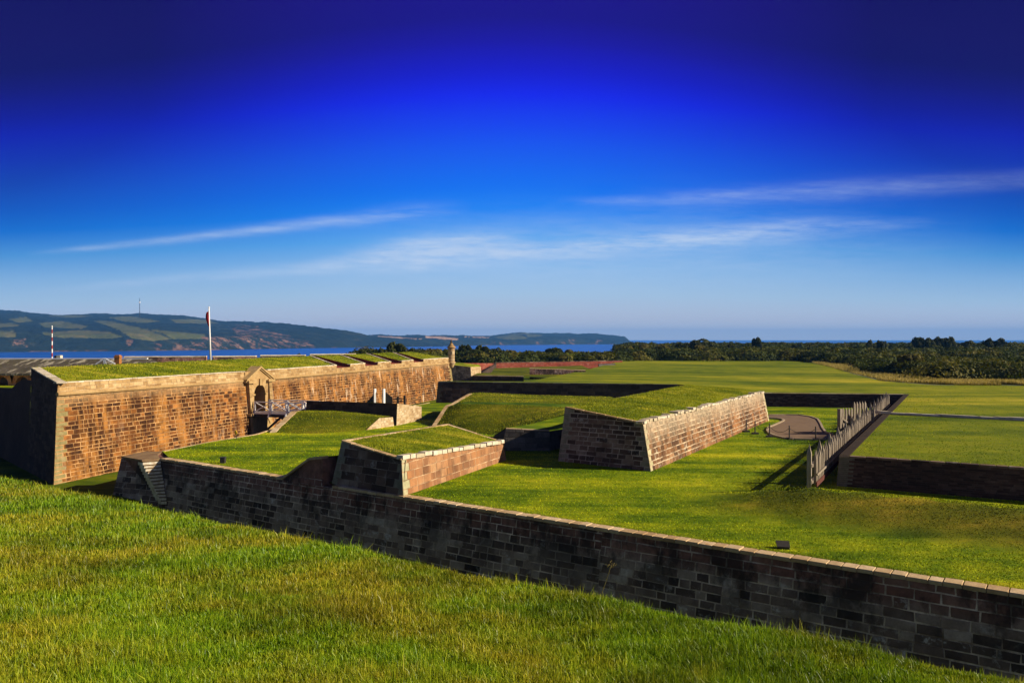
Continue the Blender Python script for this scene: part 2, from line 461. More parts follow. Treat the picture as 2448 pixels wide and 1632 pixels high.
def masonry(B, poly, course, wr, seed=1, hint=None, mort=.02, depth=.025, ql=0., qr=0., tone_fn=None, bevel=.015, wob=.12, back=True):
    """lays coursed stones with real recessed joints on a convex planar polygon (first edge = bottom)"""
    r = random.Random(seed)
    poly = [Vector(p) for p in poly]
    o = poly[0]
    U = poly[1] - poly[0]; U.z = 0; U.normalize()
    N = (poly[1] - poly[0]).cross(poly[-1] - poly[0]).normalized()
    hint = hint if hint is not None else -sum(poly, Vector()) / len(poly)
    if N.dot(hint) < 0: N = -N
    W = N.cross(U)
    if W.z < 0: W = -W
    W = (W - U * W.dot(U)).normalized()
    pts = [((p - o).dot(U), (p - o).dot(W)) for p in poly]
    area = sum(pts[i][0] * pts[(i + 1) % len(pts)][1] - pts[(i + 1) % len(pts)][0] * pts[i][1] for i in range(len(pts)))
    if area < 0: pts = pts[::-1]
    edges = []
    for i in range(len(pts)):
        p, q = pts[i], pts[(i + 1) % len(pts)]
        dx, dy = q[0] - p[0], q[1] - p[1]
        L = math.hypot(dx, dy)
        if L < 1e-6: continue
        nx, ny = dy / L, -dx / L
        edges.append((nx, ny, nx * p[0] + ny * p[1]))
    to3 = lambda u, v, d: o + U * u + W * v + N * d
    if back:
        B.poly([to3(u, v, 0) for u, v in pts], (.5, .5, 0, 1))
    v0, v1 = min(p[1] for p in pts), max(p[1] for p in pts)
    v = v0
    row = 0
    while v < v1 - .01:
        h = course * r.uniform(1 - wob, 1 + wob)
        if v + h > v1 - .08: h = v1 - v
        band = clip(clip(pts, 0, -1, -v), 0, 1, v + h)
        if len(band) >= 3:
            u0, u1 = min(p[0] for p in band), max(p[0] for p in band)
            u = u0 - (0 if ql else r.uniform(0, wr[0]))
            first = True
            while u < u1 - .01:
                w = r.uniform(*wr)
                if ql and first: w = ql * (1.25 if row % 2 else .85)
                if qr and u1 - (u + w) < qr * 1.4: w = u1 - u if u1 - u < qr * 1.5 else max(wr[0], u1 - u - qr * (1.2 if row % 2 else .8))
                isq = 1. if (ql and first) or (qr and u1 - (u + w) < .02 and qr) else 0.
                first = False
                m = mort / 2
                jit = mort * .35
                rect = [(u + m + r.uniform(-jit, jit), v + m + r.uniform(-jit, jit)), (u + w - m + r.uniform(-jit, jit), v + m + r.uniform(-jit, jit)),
                        (u + w - m + r.uniform(-jit, jit), v + h - m + r.uniform(-jit, jit)), (u + m + r.uniform(-jit, jit), v + h - m + r.uniform(-jit, jit))]
                for a, b, c in edges:
                    rect = clip(rect, a, b, c - .003)
                    if len(rect) < 3: break
                if len(rect) >= 3:
                    cx = sum(p[0] for p in rect) / len(rect); cy = sum(p[1] for p in rect) / len(rect)
                    d = depth * r.uniform(.55, 1.25)
                    inner = []
                    for p in rect:
                        L = math.hypot(p[0] - cx, p[1] - cy) + 1e-6
                        k = min(.4, bevel * 1.4 / L)
                        inner.append((p[0] + (cx - p[0]) * k, p[1] + (cy - p[1]) * k))
                    n = len(rect)
                    tn = [r.random(), r.random(), isq, 0.]
                    if tone_fn: tn = tone_fn(cx, cy, u1, tn, r)
                    vs = [to3(p[0], p[1], 0.002) for p in rect] + [to3(p[0], p[1], d) for p in inner]
                    fs = [tuple(range(n, 2 * n))] + [(i, (i + 1) % n, n + (i + 1) % n, n + i) for i in range(n)]
                    B.add(vs, fs, tuple(tn))
                u += w
        v += h
        row += 1

def coping(B, p, q, width, thick, length, inward, seed=3, overhang=.06, wav=.02, gap=.012):
    """row of separate coping stones from p to q (top line of the wall face); inward = unit vector over the wall"""
    r = random.Random(seed)
    p, q = Vector(p), Vector(q)
    d = q - p; L = d.length; d.normalize()
    s = 0
    while s < L - .02:
        w = min(length * r.uniform(.7, 1.35), L - s)
        a = p + d * (s + gap); b = p + d * (s + w - gap)
        oh = overhang + r.uniform(-.5, 1) * wav
        dz = V(0, 0, r.uniform(-1, 1) * wav * .6)
        w2 = width + r.uniform(-1, 1) * wav
        base = [a - inward * oh + dz, b - inward * oh + dz, b + inward * w2 + dz, a + inward * w2 + dz]
        z = V(0, 0, thick + r.uniform(-1, 1) * wav * .5)
        top = [x + z for x in base]
        cen = sum(top, Vector()) / 4
        mid = [x + z * .75 for x in base]
        top = [t + (cen - t).normalized() * .02 for t in top]
        tone = (r.random(), r.random(), 0, 0)
        B.add(base + mid + top, [(3, 2, 1, 0), (0, 1, 5, 4), (1, 2, 6, 5), (2, 3, 7, 6), (3, 0, 4, 7), (4, 5, 9, 8), (5, 6, 10, 9), (6, 7, 11, 10), (7, 4, 8, 11), (8, 9, 10, 11)], tone)
        s += w

def sheet(name, outline, mat, zfunc=None, step=2., parent=None, holes=()):
    """ground sheet: outline of 3D points, filled with a triangulated grid; z from zfunc or interpolated from the outline by inverse distance"""
    pts = [Vector((p[0], p[1])) for p in outline]
    n = len(pts)
    co = list(pts)
    # subdivide the outline
    out2, oz = [], []
    for i in range(n):
        a, b = outline[i], outline[(i + 1) % n]
        L = math.hypot(b[0] - a[0], b[1] - a[1])
        k = max(1, int(L / step))
        for j in range(k):
            t = j / k
            out2.append(Vector((a[0] + (b[0] - a[0]) * t, a[1] + (b[1] - a[1]) * t)))
            oz.append(a[2] + (b[2] - a[2]) * t)
    co = list(out2)
    m = len(co)
    edges = [(i, (i + 1) % m) for i in range(m)]
    xs = [p.x for p in co]; ys = [p.y for p in co]
    P2 = [(p.x, p.y) for p in out2]
    def inside(x, y):
        c = False
        j = m - 1
        for i in range(m):
            xi, yi = P2[i]; xj, yj = P2[j]
            if (yi > y) != (yj > y) and x < (xj - xi) * (y - yi) / (yj - yi) + xi: c = not c
            j = i
        return c
    y = min(ys) + step * .5
    k = 0
    while y < max(ys):
        x = min(xs) + step * (.25 if k % 2 else .75)
        while x < max(xs):
            if inside(x, y):
                co.append(Vector((x, y)))
            x += step
        y += step * .87
        k += 1
    r = delaunay_2d_cdt(co, edges, [], 1, 1e-4)
    vs = r[0]
    oa = np.array([(p.x, p.y) for p in out2]); ozn = np.array(oz)
    verts = []
    for p in vs:
        if zfunc:
            z = zfunc(p.x, p.y)
        else:
            d2 = ((oa - np.array([p.x, p.y])) ** 2).sum(1) + 1e-6
            w = 1 / d2 ** 1.5
            z = float((w * ozn).sum() / w.sum())
        verts.append((p.x, p.y, z))
    faces = []
    for f in r[2]:
        f = tuple(f)
        a, b, c = (verts[i] for i in f[:3])
        if (b[0] - a[0]) * (c[1] - a[1]) - (b[1] - a[1]) * (c[0] - a[0]) < 0:
            f = f[::-1]
        faces.append(f)
    me = bpy.data.meshes.new(name)
    me.from_pydata(verts, [], faces)
    me.materials.append(MT[mat])
    me.shade_smooth()
    me.update()
    o = bpy.data.objects.new(name, me)
    col.objects.link(o)
    if parent is not None:
        o.parent = parent
        o.matrix_parent_inverse = parent.matrix_basis.inverted()
    return o

def nz(x, y, s, a):
    return a * mnoise.noise(Vector((x * s, y * s, 3.7)))

def np_mesh(name, verts, quads, tris, tint, mat, parent=None, normals_up=False):
    me = bpy.data.meshes.new(name)
    nv = len(verts); nq = len(quads); ntr = len(tris)
    me.vertices.add(nv)
    me.vertices.foreach_set('co', verts.astype(np.float32).ravel())
    loops = np.concatenate([quads.ravel(), tris.ravel()]) if ntr else quads.ravel()
    me.loops.add(len(loops))
    me.loops.foreach_set('vertex_index', loops.astype(np.int32))
    me.polygons.add(nq + ntr)
    starts = np.concatenate([np.arange(nq) * 4, nq * 4 + np.arange(ntr) * 3]).astype(np.int32)
    me.polygons.foreach_set('loop_start', starts)
    a = me.attributes.new('tint', 'FLOAT', 'POINT')
    a.data.foreach_set('value', tint.astype(np.float32))
    me.materials.append(MT[mat])
    me.update(calc_edges=True)
    me.validate()
    o = bpy.data.objects.new(name, me)
    col.objects.link(o)
    if parent is not None:
        o.parent = parent
        o.matrix_parent_inverse = parent.matrix_basis.inverted()
    return o

def blades(name, base, length, width, mat, lean=.5, parent=None, bias=(0, 0), root=.35):
    """one mesh of grass blades; base (n,3), length (n,), width (n,)"""
    n = len(base)
    th = nrng.uniform(0, 2 * np.pi, n)
    wx, wy = np.cos(th), np.sin(th)
    ph = nrng.uniform(0, 2 * np.pi, n)
    ln = np.abs(nrng.normal(0, lean, n))
    lx, ly = np.cos(ph) * ln + bias[0], np.sin(ph) * ln + bias[1]
    k = 1 / np.sqrt(1 + lx ** 2 + ly ** 2)
    V_ = np.zeros((n, 5, 3))
    hw = width / 2
    for i, s in ((0, -1), (1, 1)):
        V_[:, i, 0] = base[:, 0] + s * wx * hw; V_[:, i, 1] = base[:, 1] + s * wy * hw; V_[:, i, 2] = base[:, 2] - .01
    m = .55
    for i, s in ((2, 1), (3, -1)):
        V_[:, i, 0] = base[:, 0] + s * wx * hw * .75 + lx * length * m * m * k
        V_[:, i, 1] = base[:, 1] + s * wy * hw * .75 + ly * length * m * m * k
        V_[:, i, 2] = base[:, 2] + length * m * (.35 + .65 * k)
    V_[:, 4, 0] = base[:, 0] + lx * length * k; V_[:, 4, 1] = base[:, 1] + ly * length * k
    V_[:, 4, 2] = base[:, 2] + length * k
    idx = np.arange(n)[:, None] * 5
    quads = idx + np.array([[0, 1, 2, 3]])
    tris = idx + np.array([[3, 2, 4]])
    t = np.repeat(np.clip(nrng.beta(2.0, 2.6, n), 0, 1), 5).reshape(n, 5)
    t[:, :2] *= root
    t[:, 2:4] *= .9
    t[:, 4] = np.clip(t[:, 4] * 1.25, 0, 1)
    return np_mesh(name, V_.reshape(-1, 3), quads, tris, t.ravel(), mat, parent)

def poly_samples(poly, n):
    """random points on a planar fan of 3D points"""
    poly = [np.array(p) for p in poly]
    tr = [(poly[0], poly[i], poly[i + 1]) for i in range(1, len(poly) - 1)]
    ar = np.array([np.linalg.norm(np.cross(b - a, c - a)) for a, b, c in tr])
    ch = nrng.choice(len(tr), n, p=ar / ar.sum())
    u, v = nrng.random(n), nrng.random(n)
    f = u + v > 1
    u[f], v[f] = 1 - u[f], 1 - v[f]
    A = np.array([t[0] for t in tr])[ch]; Bm = np.array([t[1] for t in tr])[ch]; C = np.array([t[2] for t in tr])[ch]
    return A + (Bm - A) * u[:, None] + (C - A) * v[:, None]

def turf_blades(polys, per_m2, ln=(.06, .14), wd=.03, name='grass_tufts', parent=None, lean=.6):
    pts = []
    for p in polys:
        q = [np.array(x) for x in p]
        ar = sum(np.linalg.norm(np.cross(q[i] - q[0], q[i + 1] - q[0])) / 2 for i in range(1, len(q) - 1))
        pts.append(poly_samples(p, int(ar * per_m2)))
    pts = np.concatenate(pts)
    n = len(pts)
    o = blades(name, pts, nrng.uniform(*ln, n), np.full(n, wd), 'turfblade', lean, parent)
    o['kind'] = 'stuff'
    return o

# ================================================================== GROUND
CREST = [(3.48, 5.42), (2.76, 6.0), (2.04, 6.73), (.1, 8.77), (-3.46, 12.6), (-10.5, 21.4), (-19.1, 29.8)]
cd = V(-.68, .733).normalized()          # along the crest, away to the left
cn = V(cd.y, -cd.x)                      # across it, towards the ditch
c0 = V(-3.46, 12.6)
def slope_s(x, y):
    """distance past the crest, + towards the ditch; crest bends a little"""
    q = V(x, y) - c0
    t = q.dot(cd)
    return q.dot(cn) + .012 * t * .0
def slope_z(x, y):
    s = slope_s(x, y)
    z = -1.6 - .1154 * y + nz(x, y, .5, .035) + nz(x, y, .17, .05)
    if s > -.5:
        k = s + .5
        z -= 1.25 * k * k / (k + .7)
    return max(z, -12)

out = []
for t, s in ((-34, -9), (-34, 10), (44, 10), (44, -9), (30, -40), (-34, -40)):
    p = c0 + cd * t + cn * s
    out.append((p.x, p.y, 0))
o = sheet('grass_slope', out, 'slope', slope_z, .8)
tag(o, kind='structure')

# foreground blades: real blades over the whole bank, thinned with distance
N = 640000
px = nrng.uniform(-260, 2750, N * 2); py = nrng.uniform(1085, 1760, N * 2)
den = (py - HZ) / F - .1154
ok = den > .035
px, py, den = px[ok], py[ok], den[ok]
Yb = 1.6 / den
Xb = (px - CX) / F * Yb
q = np.stack([Xb - c0.x, Yb - c0.y], 1)
s = q @ np.array([cn.x, cn.y])
ok = (s < 1.6) & (Yb < 46) & (Yb > 2.2)
Xb, Yb = Xb[ok][:N], Yb[ok][:N]
# the bank goes on outside the frame, a little thinner
xo_, yo_ = nrng.uniform(-22, 9, 260000), nrng.uniform(-5, 24, 260000)
so_ = np.stack([xo_ - c0.x, yo_ - c0.y], 1) @ np.array([cn.x, cn.y])
pyo = HZ + F * (1.6 + .1154 * yo_) / np.maximum(yo_, .05); pxo = CX + F * xo_ / np.maximum(yo_, .05)
vis_ = (yo_ > 2.2) & (pxo > -260) & (pxo < 2750) & (pyo < 1760)
ok_ = (so_ < 1.6) & (so_ > -11) & ~vis_
Xb = np.concatenate([Xb, xo_[ok_]]); Yb = np.concatenate([Yb, yo_[ok_]])
Zb = np.array([slope_z(a, b) for a, b in zip(Xb, Yb)])
nb = len(Xb)
cl_ = np.array([mnoise.noise(Vector((a * .9, b * .9, 2.))) + .6 * mnoise.noise(Vector((a * 3.1, b * 3.1, 5.))) for a, b in zip(Xb, Yb)])
L = nrng.uniform(.022, .072, nb) * np.clip(1 + .75 * cl_, .4, 1.9) * (1 + .9 * (nrng.random(nb) < .05)) * np.clip(.85 + np.abs(Yb) * .035, 1, 1.7)
o = blades('grass', np.stack([Xb, Yb, Zb], 1), L, .0026 + np.clip(np.abs(Yb), 4, 60) * .00062, 'blade', .55)
tag(o, 'long bright green grass covering the bank in the foreground', 'grass', kind='stuff')

# ditch floor / base terrain
def base_z(x, y):
    u = (x + 4.79) * .8135 - (y - 35.2) * .5815
    off = (x + 4.79) * -.5815 - (y - 35.2) * .8135
    return -9.15 + .55 * sstep(60, 100, y) - 2.6 * sstep(-21., -15., u) * sstep(-4.2, -1.2, off)
o = sheet('ditch_floor', [(-75, 20, 0), (60, -10, 0), (60, 150, 0), (20, 215, 0), (-25, 215, 0), (-75, 90, 0)], 'ditch', base_z, 2.5)
tag(o, kind='structure')

# inner lawn
Wp = V(-4.79, 35.2, ZL)
Wd = V(.8135, -.5815, 0).normalized()
Wn = V(-Wd.y, Wd.x, 0) * -1               # towards the camera
if Wn.y > 0: Wn = -Wn
def W(u, z=ZL, off=0.):
    p = Wp + Wd * u + Wn * off
    return V(p.x, p.y, z)
bc0, bc1 = V(11, 34.8), V(19.2, 29.8)
bdir = (bc1 - bc0).normalized()
bnor = V(-bdir.y, bdir.x)
if bnor.y > 0: bnor = -bnor
def lawn_z(x, y):
    z = ZL
    q = V(x, y) - bc0
    t, s = q.dot(bdir), q.dot(bnor)
    if t > -4:
        hgt = .72 * sstep(-2.6, 2.2, t)
        if s > 0:
            z += hgt * (1 - sstep(-.6, 4.6, s)) / (1 - sstep(-.6, 4.6, 0))
        elif s > -1.1:
            z += hgt * (1 + s / 1.1)
    z += nz(x, y, .12, .03)
    return z
lawn_out = [W(-19.0, off=-.4), W(42, off=-.4), V(48, 14, ZL), V(48, 84, ZL), V(20, 88, ZL), V(-9, 86, ZL), V(-10.5, 82, ZL), V(-14, 74.2, ZL), V(-17.4, 71, ZL),
            V(-18, 67.5, ZL), V(-17.9, 64, ZL), V(-18.5, 60, ZL), P(612, 1038, ZL), P(500, 1056, ZL), P(388, 1079, ZL)]
o = sheet('lawn', lawn_out, 'lawn', lawn_z, 1.1)
tag(o, kind='structure')
def rough_at(x, y, z=None):
    q = V(x, y) - bc0
    t, s_ = q.dot(bdir), q.dot(bnor)
    return sstep(-3.5, 1.5, t) * sstep(-.6, .4, s_) * (1 - sstep(2.6, 5.0, s_ + nz(x, y, .4, .8))) * .95
at = o.data.attributes.new('rough', 'FLOAT', 'POINT')
at.data.foreach_set('value', [rough_at(v_.co.x, v_.co.y) for v_ in o.data.vertices])
# short mown blades over the lawn and the right-hand field, so that it has a real pile
def in_poly(pl, X_, Y2):
    c = np.zeros(len(X_), bool)
    j = len(pl) - 1
    for i in range(len(pl)):
        xi, yi, xj, yj = pl[i][0], pl[i][1], pl[j][0], pl[j][1]
        c ^= ((yi > Y2) != (yj > Y2)) & (X_ < (xj - xi) * (Y2 - yi) / (yj - yi + 1e-12) + xi)
        j = i
    return c
def mown(name, z0, outline, zf, n, ylo, yhi, label, holes=(), rough=False):
    px_ = nrng.uniform(-150, 2700, n); py_ = nrng.uniform(ylo, yhi, n)
    Yv = F * -z0 / (py_ - HZ); Xv = (px_ - CX) / F * Yv
    ok_ = in_poly(outline, Xv, Yv)
    for h_ in holes: ok_ &= ~in_poly(h_, Xv, Yv)
    Xv, Yv = Xv[ok_], Yv[ok_]
    Zv = np.array([zf(a, b) for a, b in zip(Xv, Yv)])
    m_ = len(Xv)
    o_ = blades(name, np.stack([Xv, Yv, Zv], 1), nrng.uniform(.012, .035, m_) * (1 + Yv * .008), .004 + Yv * .0009, 'lawnblade', 1.3, root=.85)
    if rough:
        a_ = o_.data.attributes.new('rough', 'FLOAT', 'POINT')
        a_.data.foreach_set('value', np.repeat(np.array([rough_at(a, b) for a, b in zip(Xv, Yv)]), 5).astype(np.float32))
    return tag(o_, label, 'grass', kind='stuff')
lawn_in = [W(-18.6, off=-.36), W(-4.8, off=-.36), W(42, off=-.36)] + [Vector(p_) for p_ in lawn_out[2:]]
path_px = [(1374, 668), (1600, 668), (1690, 682), (1740, 700), (1775, 765), (1900, 835), (1800, 852), (1560, 851), (1420, 825), (1360, 785), (1372, 762), (1470, 720), (1488, 708), (1374, 692)]
path_hole = [P(1400 + a / 3.136, 780 + b / 3.136, ZL) for a, b in path_px]
mown('mown_grass', ZL, lawn_in, lawn_z, 300000, 985, 1440, 'short mown grass covering the inner lawn', [path_hole], True)

# stone retaining edge of the lawn along the main ditch
edge = thing('ditch_edge_wall', (-19, 58, ZL), 'stone revetment carrying the lawn edge along the main ditch below the arched gate', 'stone wall')
B = MB()
ed = lawn_out[5:]
for i in range(len(ed) - 1):
    a, b = Vector(ed[i]), Vector(ed[i + 1])
    B.hexa([V(a.x, a.y, -9.3), V(b.x, b.y, -9.3), V(b.x + .25, b.y, -9.3), V(a.x + .25, a.y, -9.3)],
           [V(a.x, a.y, -7.06), V(b.x, b.y, -7.06), V(b.x + .25, b.y, -7.06), V(a.x + .25, a.y, -7.06)])
B.build('wall_face', 'grey', edge)
B = MB()
for i in range(len(ed) - 1):
    a, b = Vector(ed[i]), Vector(ed[i + 1])
    d = (b - a).normalized(); inn = V(d.y, -d.x, 0) * -1
    if inn.x < 0: inn = -inn
    coping(B, a - V(0, 0, .055), b - V(0, 0, .055), .16, .09, .8, inn, 5 + i, .03, .01)
B.build('coping', 'coping', edge)

# path in the ravelin ditch
pp = [(1374, 668), (1500, 667), (1600, 668), (1690, 682), (1740, 700), (1762, 735), (1775, 765), (1800, 800), (1860, 818), (1900, 835), (1800, 852), (1700, 853), (1560, 851), (1480, 840), (1420, 825), (1375, 805),
      (1360, 785), (1372, 762), (1420, 742), (1470, 720), (1488, 708), (1470, 699), (1430, 694), (1374, 692)]
pp = [(1400 + a / 3.136, 780 + b / 3.136) for a, b in pp]
pth = [P(a, b, ZL) for a, b in pp]
def path_z(x, y): return ZL + .05
o = sheet('path', pth, 'path', path_z, 1.2)
tag(o, kind='structure')
B = MB()
for i in range(len(pth)):
    a, b = pth[i] + V(0, 0, .05), pth[(i + 1) % len(pth)] + V(0, 0, .05)
    if i in (23,): continue
    if 8 <= i <= 9: continue
    L = (b - a).length
    k = max(1, int(L / .8))
    for j in range(k):
        p0, p1 = a.lerp(b, j / k), a.lerp(b, (j + .95) / k)
        B.bar(p0, p1, .16, .14, tone=(rng.random(), rng.random(), 0, 0))
tag(B.build('path_kerb', 'kerb'), kind='structure')

# outer field (glacis)
A1, A2, A3 = V(-8.35, 89.8, -4.9), V(18, 86.6, -5.02), V(25.9, 81.7, -5.6)
A4 = P(2162, 942.2, -5.6)
A5 = P(2006, 1089, -5.6)
A6 = P(2448, 1118, -5.6)
A7 = A5 + (A6 - A5) * 3.2
fld = [A1, A2, A3, A4, A5, A6, A7, V(120, 20, -5.6), V(120, 94, -5.6), P(2448, 921, -5.6), P(2230, 920, -5.6), P(2110, 910, -5.6), P(2040, 893, -5.6), P(1985, 876, -5.6),
       P(1930, 862, -5.6), P(1700, 861.5, -5.6), P(1500, 861.5, -5.6), V(24.6, 183, -5.35), V(12, 130, -5.2), V(1.9, 92, -5.0), V(-8.2, 91.4, -4.92)]
o = sheet('field', fld, 'field', None, 4.)
tag(o, kind='structure')
fb_ = [A5 + V(.3, .2, 0), A6, A7, V(120, 20, -5.6), V(120, 94, -5.6), P(2448, 921, -5.6), P(2230, 920, -5.6), P(2110, 910, -5.6), A4 + V(.5, 0, 0)]
MT['lawnblade_field'] = MT['lawnblade']
mown('mown_field_grass', -5.6, fb_, lambda x, y: -5.6, 90000, 920, 1150, 'short mown grass on the raised field at the right')

# heath behind the field
hth = [P(1500, 861.3, -5.62), P(1700, 861.3, -5.62), P(1930, 861.7, -5.62), P(1985, 875.6, -5.62), P(2040, 892.6, -5.62), P(2110, 909.6, -5.62), P(2230, 919.6, -5.62), P(2448, 920.6, -5.62), V(120, 94.3, -5.62),
       V(520, 150, -5), V(520, 620, -7), V(120, 620, -7), V(60, 330, -6.5), V(20, 240, -6.4), V(-28, 240, -6.4), V(-45, 200, -6.4), V(-28, 168, -6.4), V(24, 184, -6)]
o = sheet('heath', hth, 'heath', None, 14.)
tag(o, kind='structure')

# strip of dry yellow grass along the mown edge
n = 60000
dx_ = nrng.uniform(1925, 2650, n)
lo_ = np.interp(dx_, [1925, 1985, 2021, 2074, 2090, 2113, 2180, 2232, 2300, 2448, 2800], [861.6, 867.5, 869.5, 871.5, 884, 895, 897, 909, 911, 913, 914])
hi_ = np.interp(dx_, [1925, 1985, 2040, 2110, 2230, 2448, 2800], [863.5, 877, 893, 910, 920, 921.5, 922])
dy_ = lo_ + (hi_ - lo_) * nrng.random(n)
Yd = F * 5.6 / (dy_ - HZ)
p1 = np.stack([(dx_ - CX) / F * Yd, Yd, np.full(n, -5.6)], 1)
n2 = 7000
dx2 = np.concatenate([nrng.uniform(1640, 1930, 6000), nrng.uniform(1490, 1640, 1000)])
Yd2 = 198 + nrng.random(n2) ** 1.4 * 8
p2 = np.stack([(dx2 - CX) / F * Yd2, Yd2, np.full(n2, -5.6)], 1)
keep = np.array([mnoise.noise(Vector((a * .35, b * .12, 1.))) > -.25 for a, b, _ in p1])
pts = np.concatenate([p1[keep], p2])
n = len(pts)
dryM = foliage_mat('dry_grass_blade', [(.2, c4(.14, .125, .018)), (.45, c4(.34, .26, .06)), (.8, c4(.68, .50, .20))])
MT['dryblade'] = dryM
o = blades('dry_grass', pts, nrng.uniform(.10, .55, n), np.full(n, .06), 'dryblade', .6)
tag(o, 'pale yellow uncut grass along the edge of the mown field', 'dry grass', kind='stuff')

# ================================================================== NEAR RETAINING WALL
near = thing('retaining_wall', W(8, -9.3), 'long dark blackened stone wall with pale coping running across the foreground', 'stone wall')
def near_tone(seed):
    def fn(cx, cy, u1, tn, r):
        return tn
    return fn
B = MB()
bat = .16
def WF(u, z):
    return W(u, z, (ZL - z) * bat)
for u0, u1, sd, wr_n in ((-19.25, -5.2, 1, (.3, .72)), (-5.2, 10, 2, (.32, .85)), (10, 42, 3, (.34, .9))):
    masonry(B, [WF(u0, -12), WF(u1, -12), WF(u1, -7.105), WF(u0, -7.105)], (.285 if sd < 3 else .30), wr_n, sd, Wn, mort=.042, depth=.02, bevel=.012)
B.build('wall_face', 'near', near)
B = MB()
coping(B, W(-19.2, ZL - .10), W(-8.3, ZL - .10), .42, .12, .46, -Wn, 2, .08, .015)
coping(B, W(-4.55, ZL - .10), W(42, ZL - .10), .42, .12, .46, -Wn, 3, .08, .015)
B.build('coping', 'coping', near)
B = MB()
B.hexa([W(-19.2, -12, .3), W(42, -12, .3), W(42, -12, -.6), W(-19.2, -12, -.6)], [W(-19.2, -7.14, -.02), W(42, -7.14, -.02), W(42, -7.14, -.6), W(-19.2, -7.14, -.6)], (.2, .2, 0, 0))
B.build('core', 'near', near)
# raised shoulder of the wall beside the small rampart
B = MB()
sh = [(-8.24, -7.13), (-5.35, -7.13), (-5.35, -5.80), (-6.25, -5.93)]
masonry(B, [WF(u, z) for u, z in sh], .315, (.4, .9), 8, Wn, mort=.03, depth=.03)
bk = -.9
B.hexa([W(u, z, -.05) for u, z in sh], [W(u, z, bk) for u, z in sh], (.3, .3, 0, 0))
B.build('raised_shoulder', 'near', near)
B = MB()
for (ua, za), (ub, zb) in (((-8.3, -7.12), (-6.25, -5.94)), ((-6.25, -5.94), (-5.33, -5.8))):
    a, b = W(ua, za), W(ub, zb)
    coping(B, a, b, .4, .12, .6, -Wn, 4, .06, .01)
B.build('coping', 'coping', near)
# turf bank behind the shoulder
B = MB()
f0, f1, f2 = W(-8.1, -7.02, -.45), W(-6.2, -5.86, -.45), W(-5.2, -5.72, -.45)
g1, g2 = W(-6.2, -7.02, -4.2), W(-5.2, -7.02, -4.2)
r1, r2 = W(-6.2, -5.9, -1.4), W(-5.2, -5.75, -1.4)
B.add([f0, f1, r1, g1, W(-8.1, -7.02, -1.0)], [(0, 1, 2, 4), (4, 2, 3)])
B.add([f1, f2, r2, r1, g2, g1], [(0, 1, 2, 3), (3, 2, 4, 5)])
B.build('turf', 'turf', near)
shoulder_polys = [[f0, f1, r1, g1], [f1, f2, r2, r1]]

# ---- stair and landing at the left end
Lt, ft, gt = P(290, 1090.8, ZL), P(339.5, 1099.4, ZL), P(383, 1096, ZL)
fb = P(388, 1199, -9.3); gb = P(399, 1199, -9.3)
land = thing('stair_landing', Lt, 'dark battered stone block with a paved top at the left end of the long wall', 'stone block')
B = MB()
Lb = PY(266, 1172, 46.7)
nrm = (ft - Lt).normalized(); nf = V(nrm.y, -nrm.x, 0)
if nf.y > 0: nf = -nf
fbb = V(fb.x, fb.y, -9.6); Lbb = V(Lb.x, Lb.y, -9.6)
ftt = V(ft.x, ft.y, -7.1); Ltt = V(Lt.x, Lt.y, -7.1)
def onplane(p):
    a = Lbb; n = (fbb - Lbb).cross(Ltt - Lbb).normalized()
    return p
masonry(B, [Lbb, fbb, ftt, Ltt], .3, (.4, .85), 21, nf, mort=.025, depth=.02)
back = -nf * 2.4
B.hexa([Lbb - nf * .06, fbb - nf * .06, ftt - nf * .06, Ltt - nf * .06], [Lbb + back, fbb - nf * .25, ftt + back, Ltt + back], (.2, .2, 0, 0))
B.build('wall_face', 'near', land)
B = MB()
pv = [Lt, ft, gt, P(376, 1086, ZL), P(388, 1079, ZL), P(345, 1079.2, ZL)]
B.hexa([V(p.x, p.y, -7.09) for p in pv], [V(p.x, p.y, -6.985) for p in pv])
B.build('paving', 'paving', land)
steps = thing('stone_steps', fb, 'flight of worn pale stone steps descending beside the long dark wall', 'steps')
NS = 13
for i in range(NS):
    k = (i + 1) / NS
    f_, g_ = ft.lerp(fb, k), gt.lerp(gb, k)
    z = ZL - (i + .55) * 2.3 / NS
    dz = 2.3 / NS
    jl = rng.uniform(-.02, .02)
    lf = (Lt - ft).normalized() * (.45 + 1.2 / NS)
    wob = V(rng.uniform(-.02, .02), rng.uniform(-.02, .02), 0)
    bq = [f_ + wob + nf * .05, g_ + wob * .5, g_ + lf, f_ + lf + nf * .05]
    bq[0] += nrm * jl
    b0 = [V(p.x, p.y, z - dz * 1.25) for p in bq]; t0 = [V(p.x, p.y, z + rng.uniform(-.012, .012)) for p in bq]
    B = MB(); B.hexa(b0, t0)
    o = B.build('step', 'steps', steps)
    bm_ = o.modifiers.new('bevel', 'BEVEL'); bm_.width = .02; bm_.segments = 2
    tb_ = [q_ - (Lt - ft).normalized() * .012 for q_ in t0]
    B = MB(); B.hexa([q_ + V(0, 0, -.045) for q_ in tb_], [q_ + V(0, 0, .012) for q_ in tb_]); B.build('tread', 'tread', o)

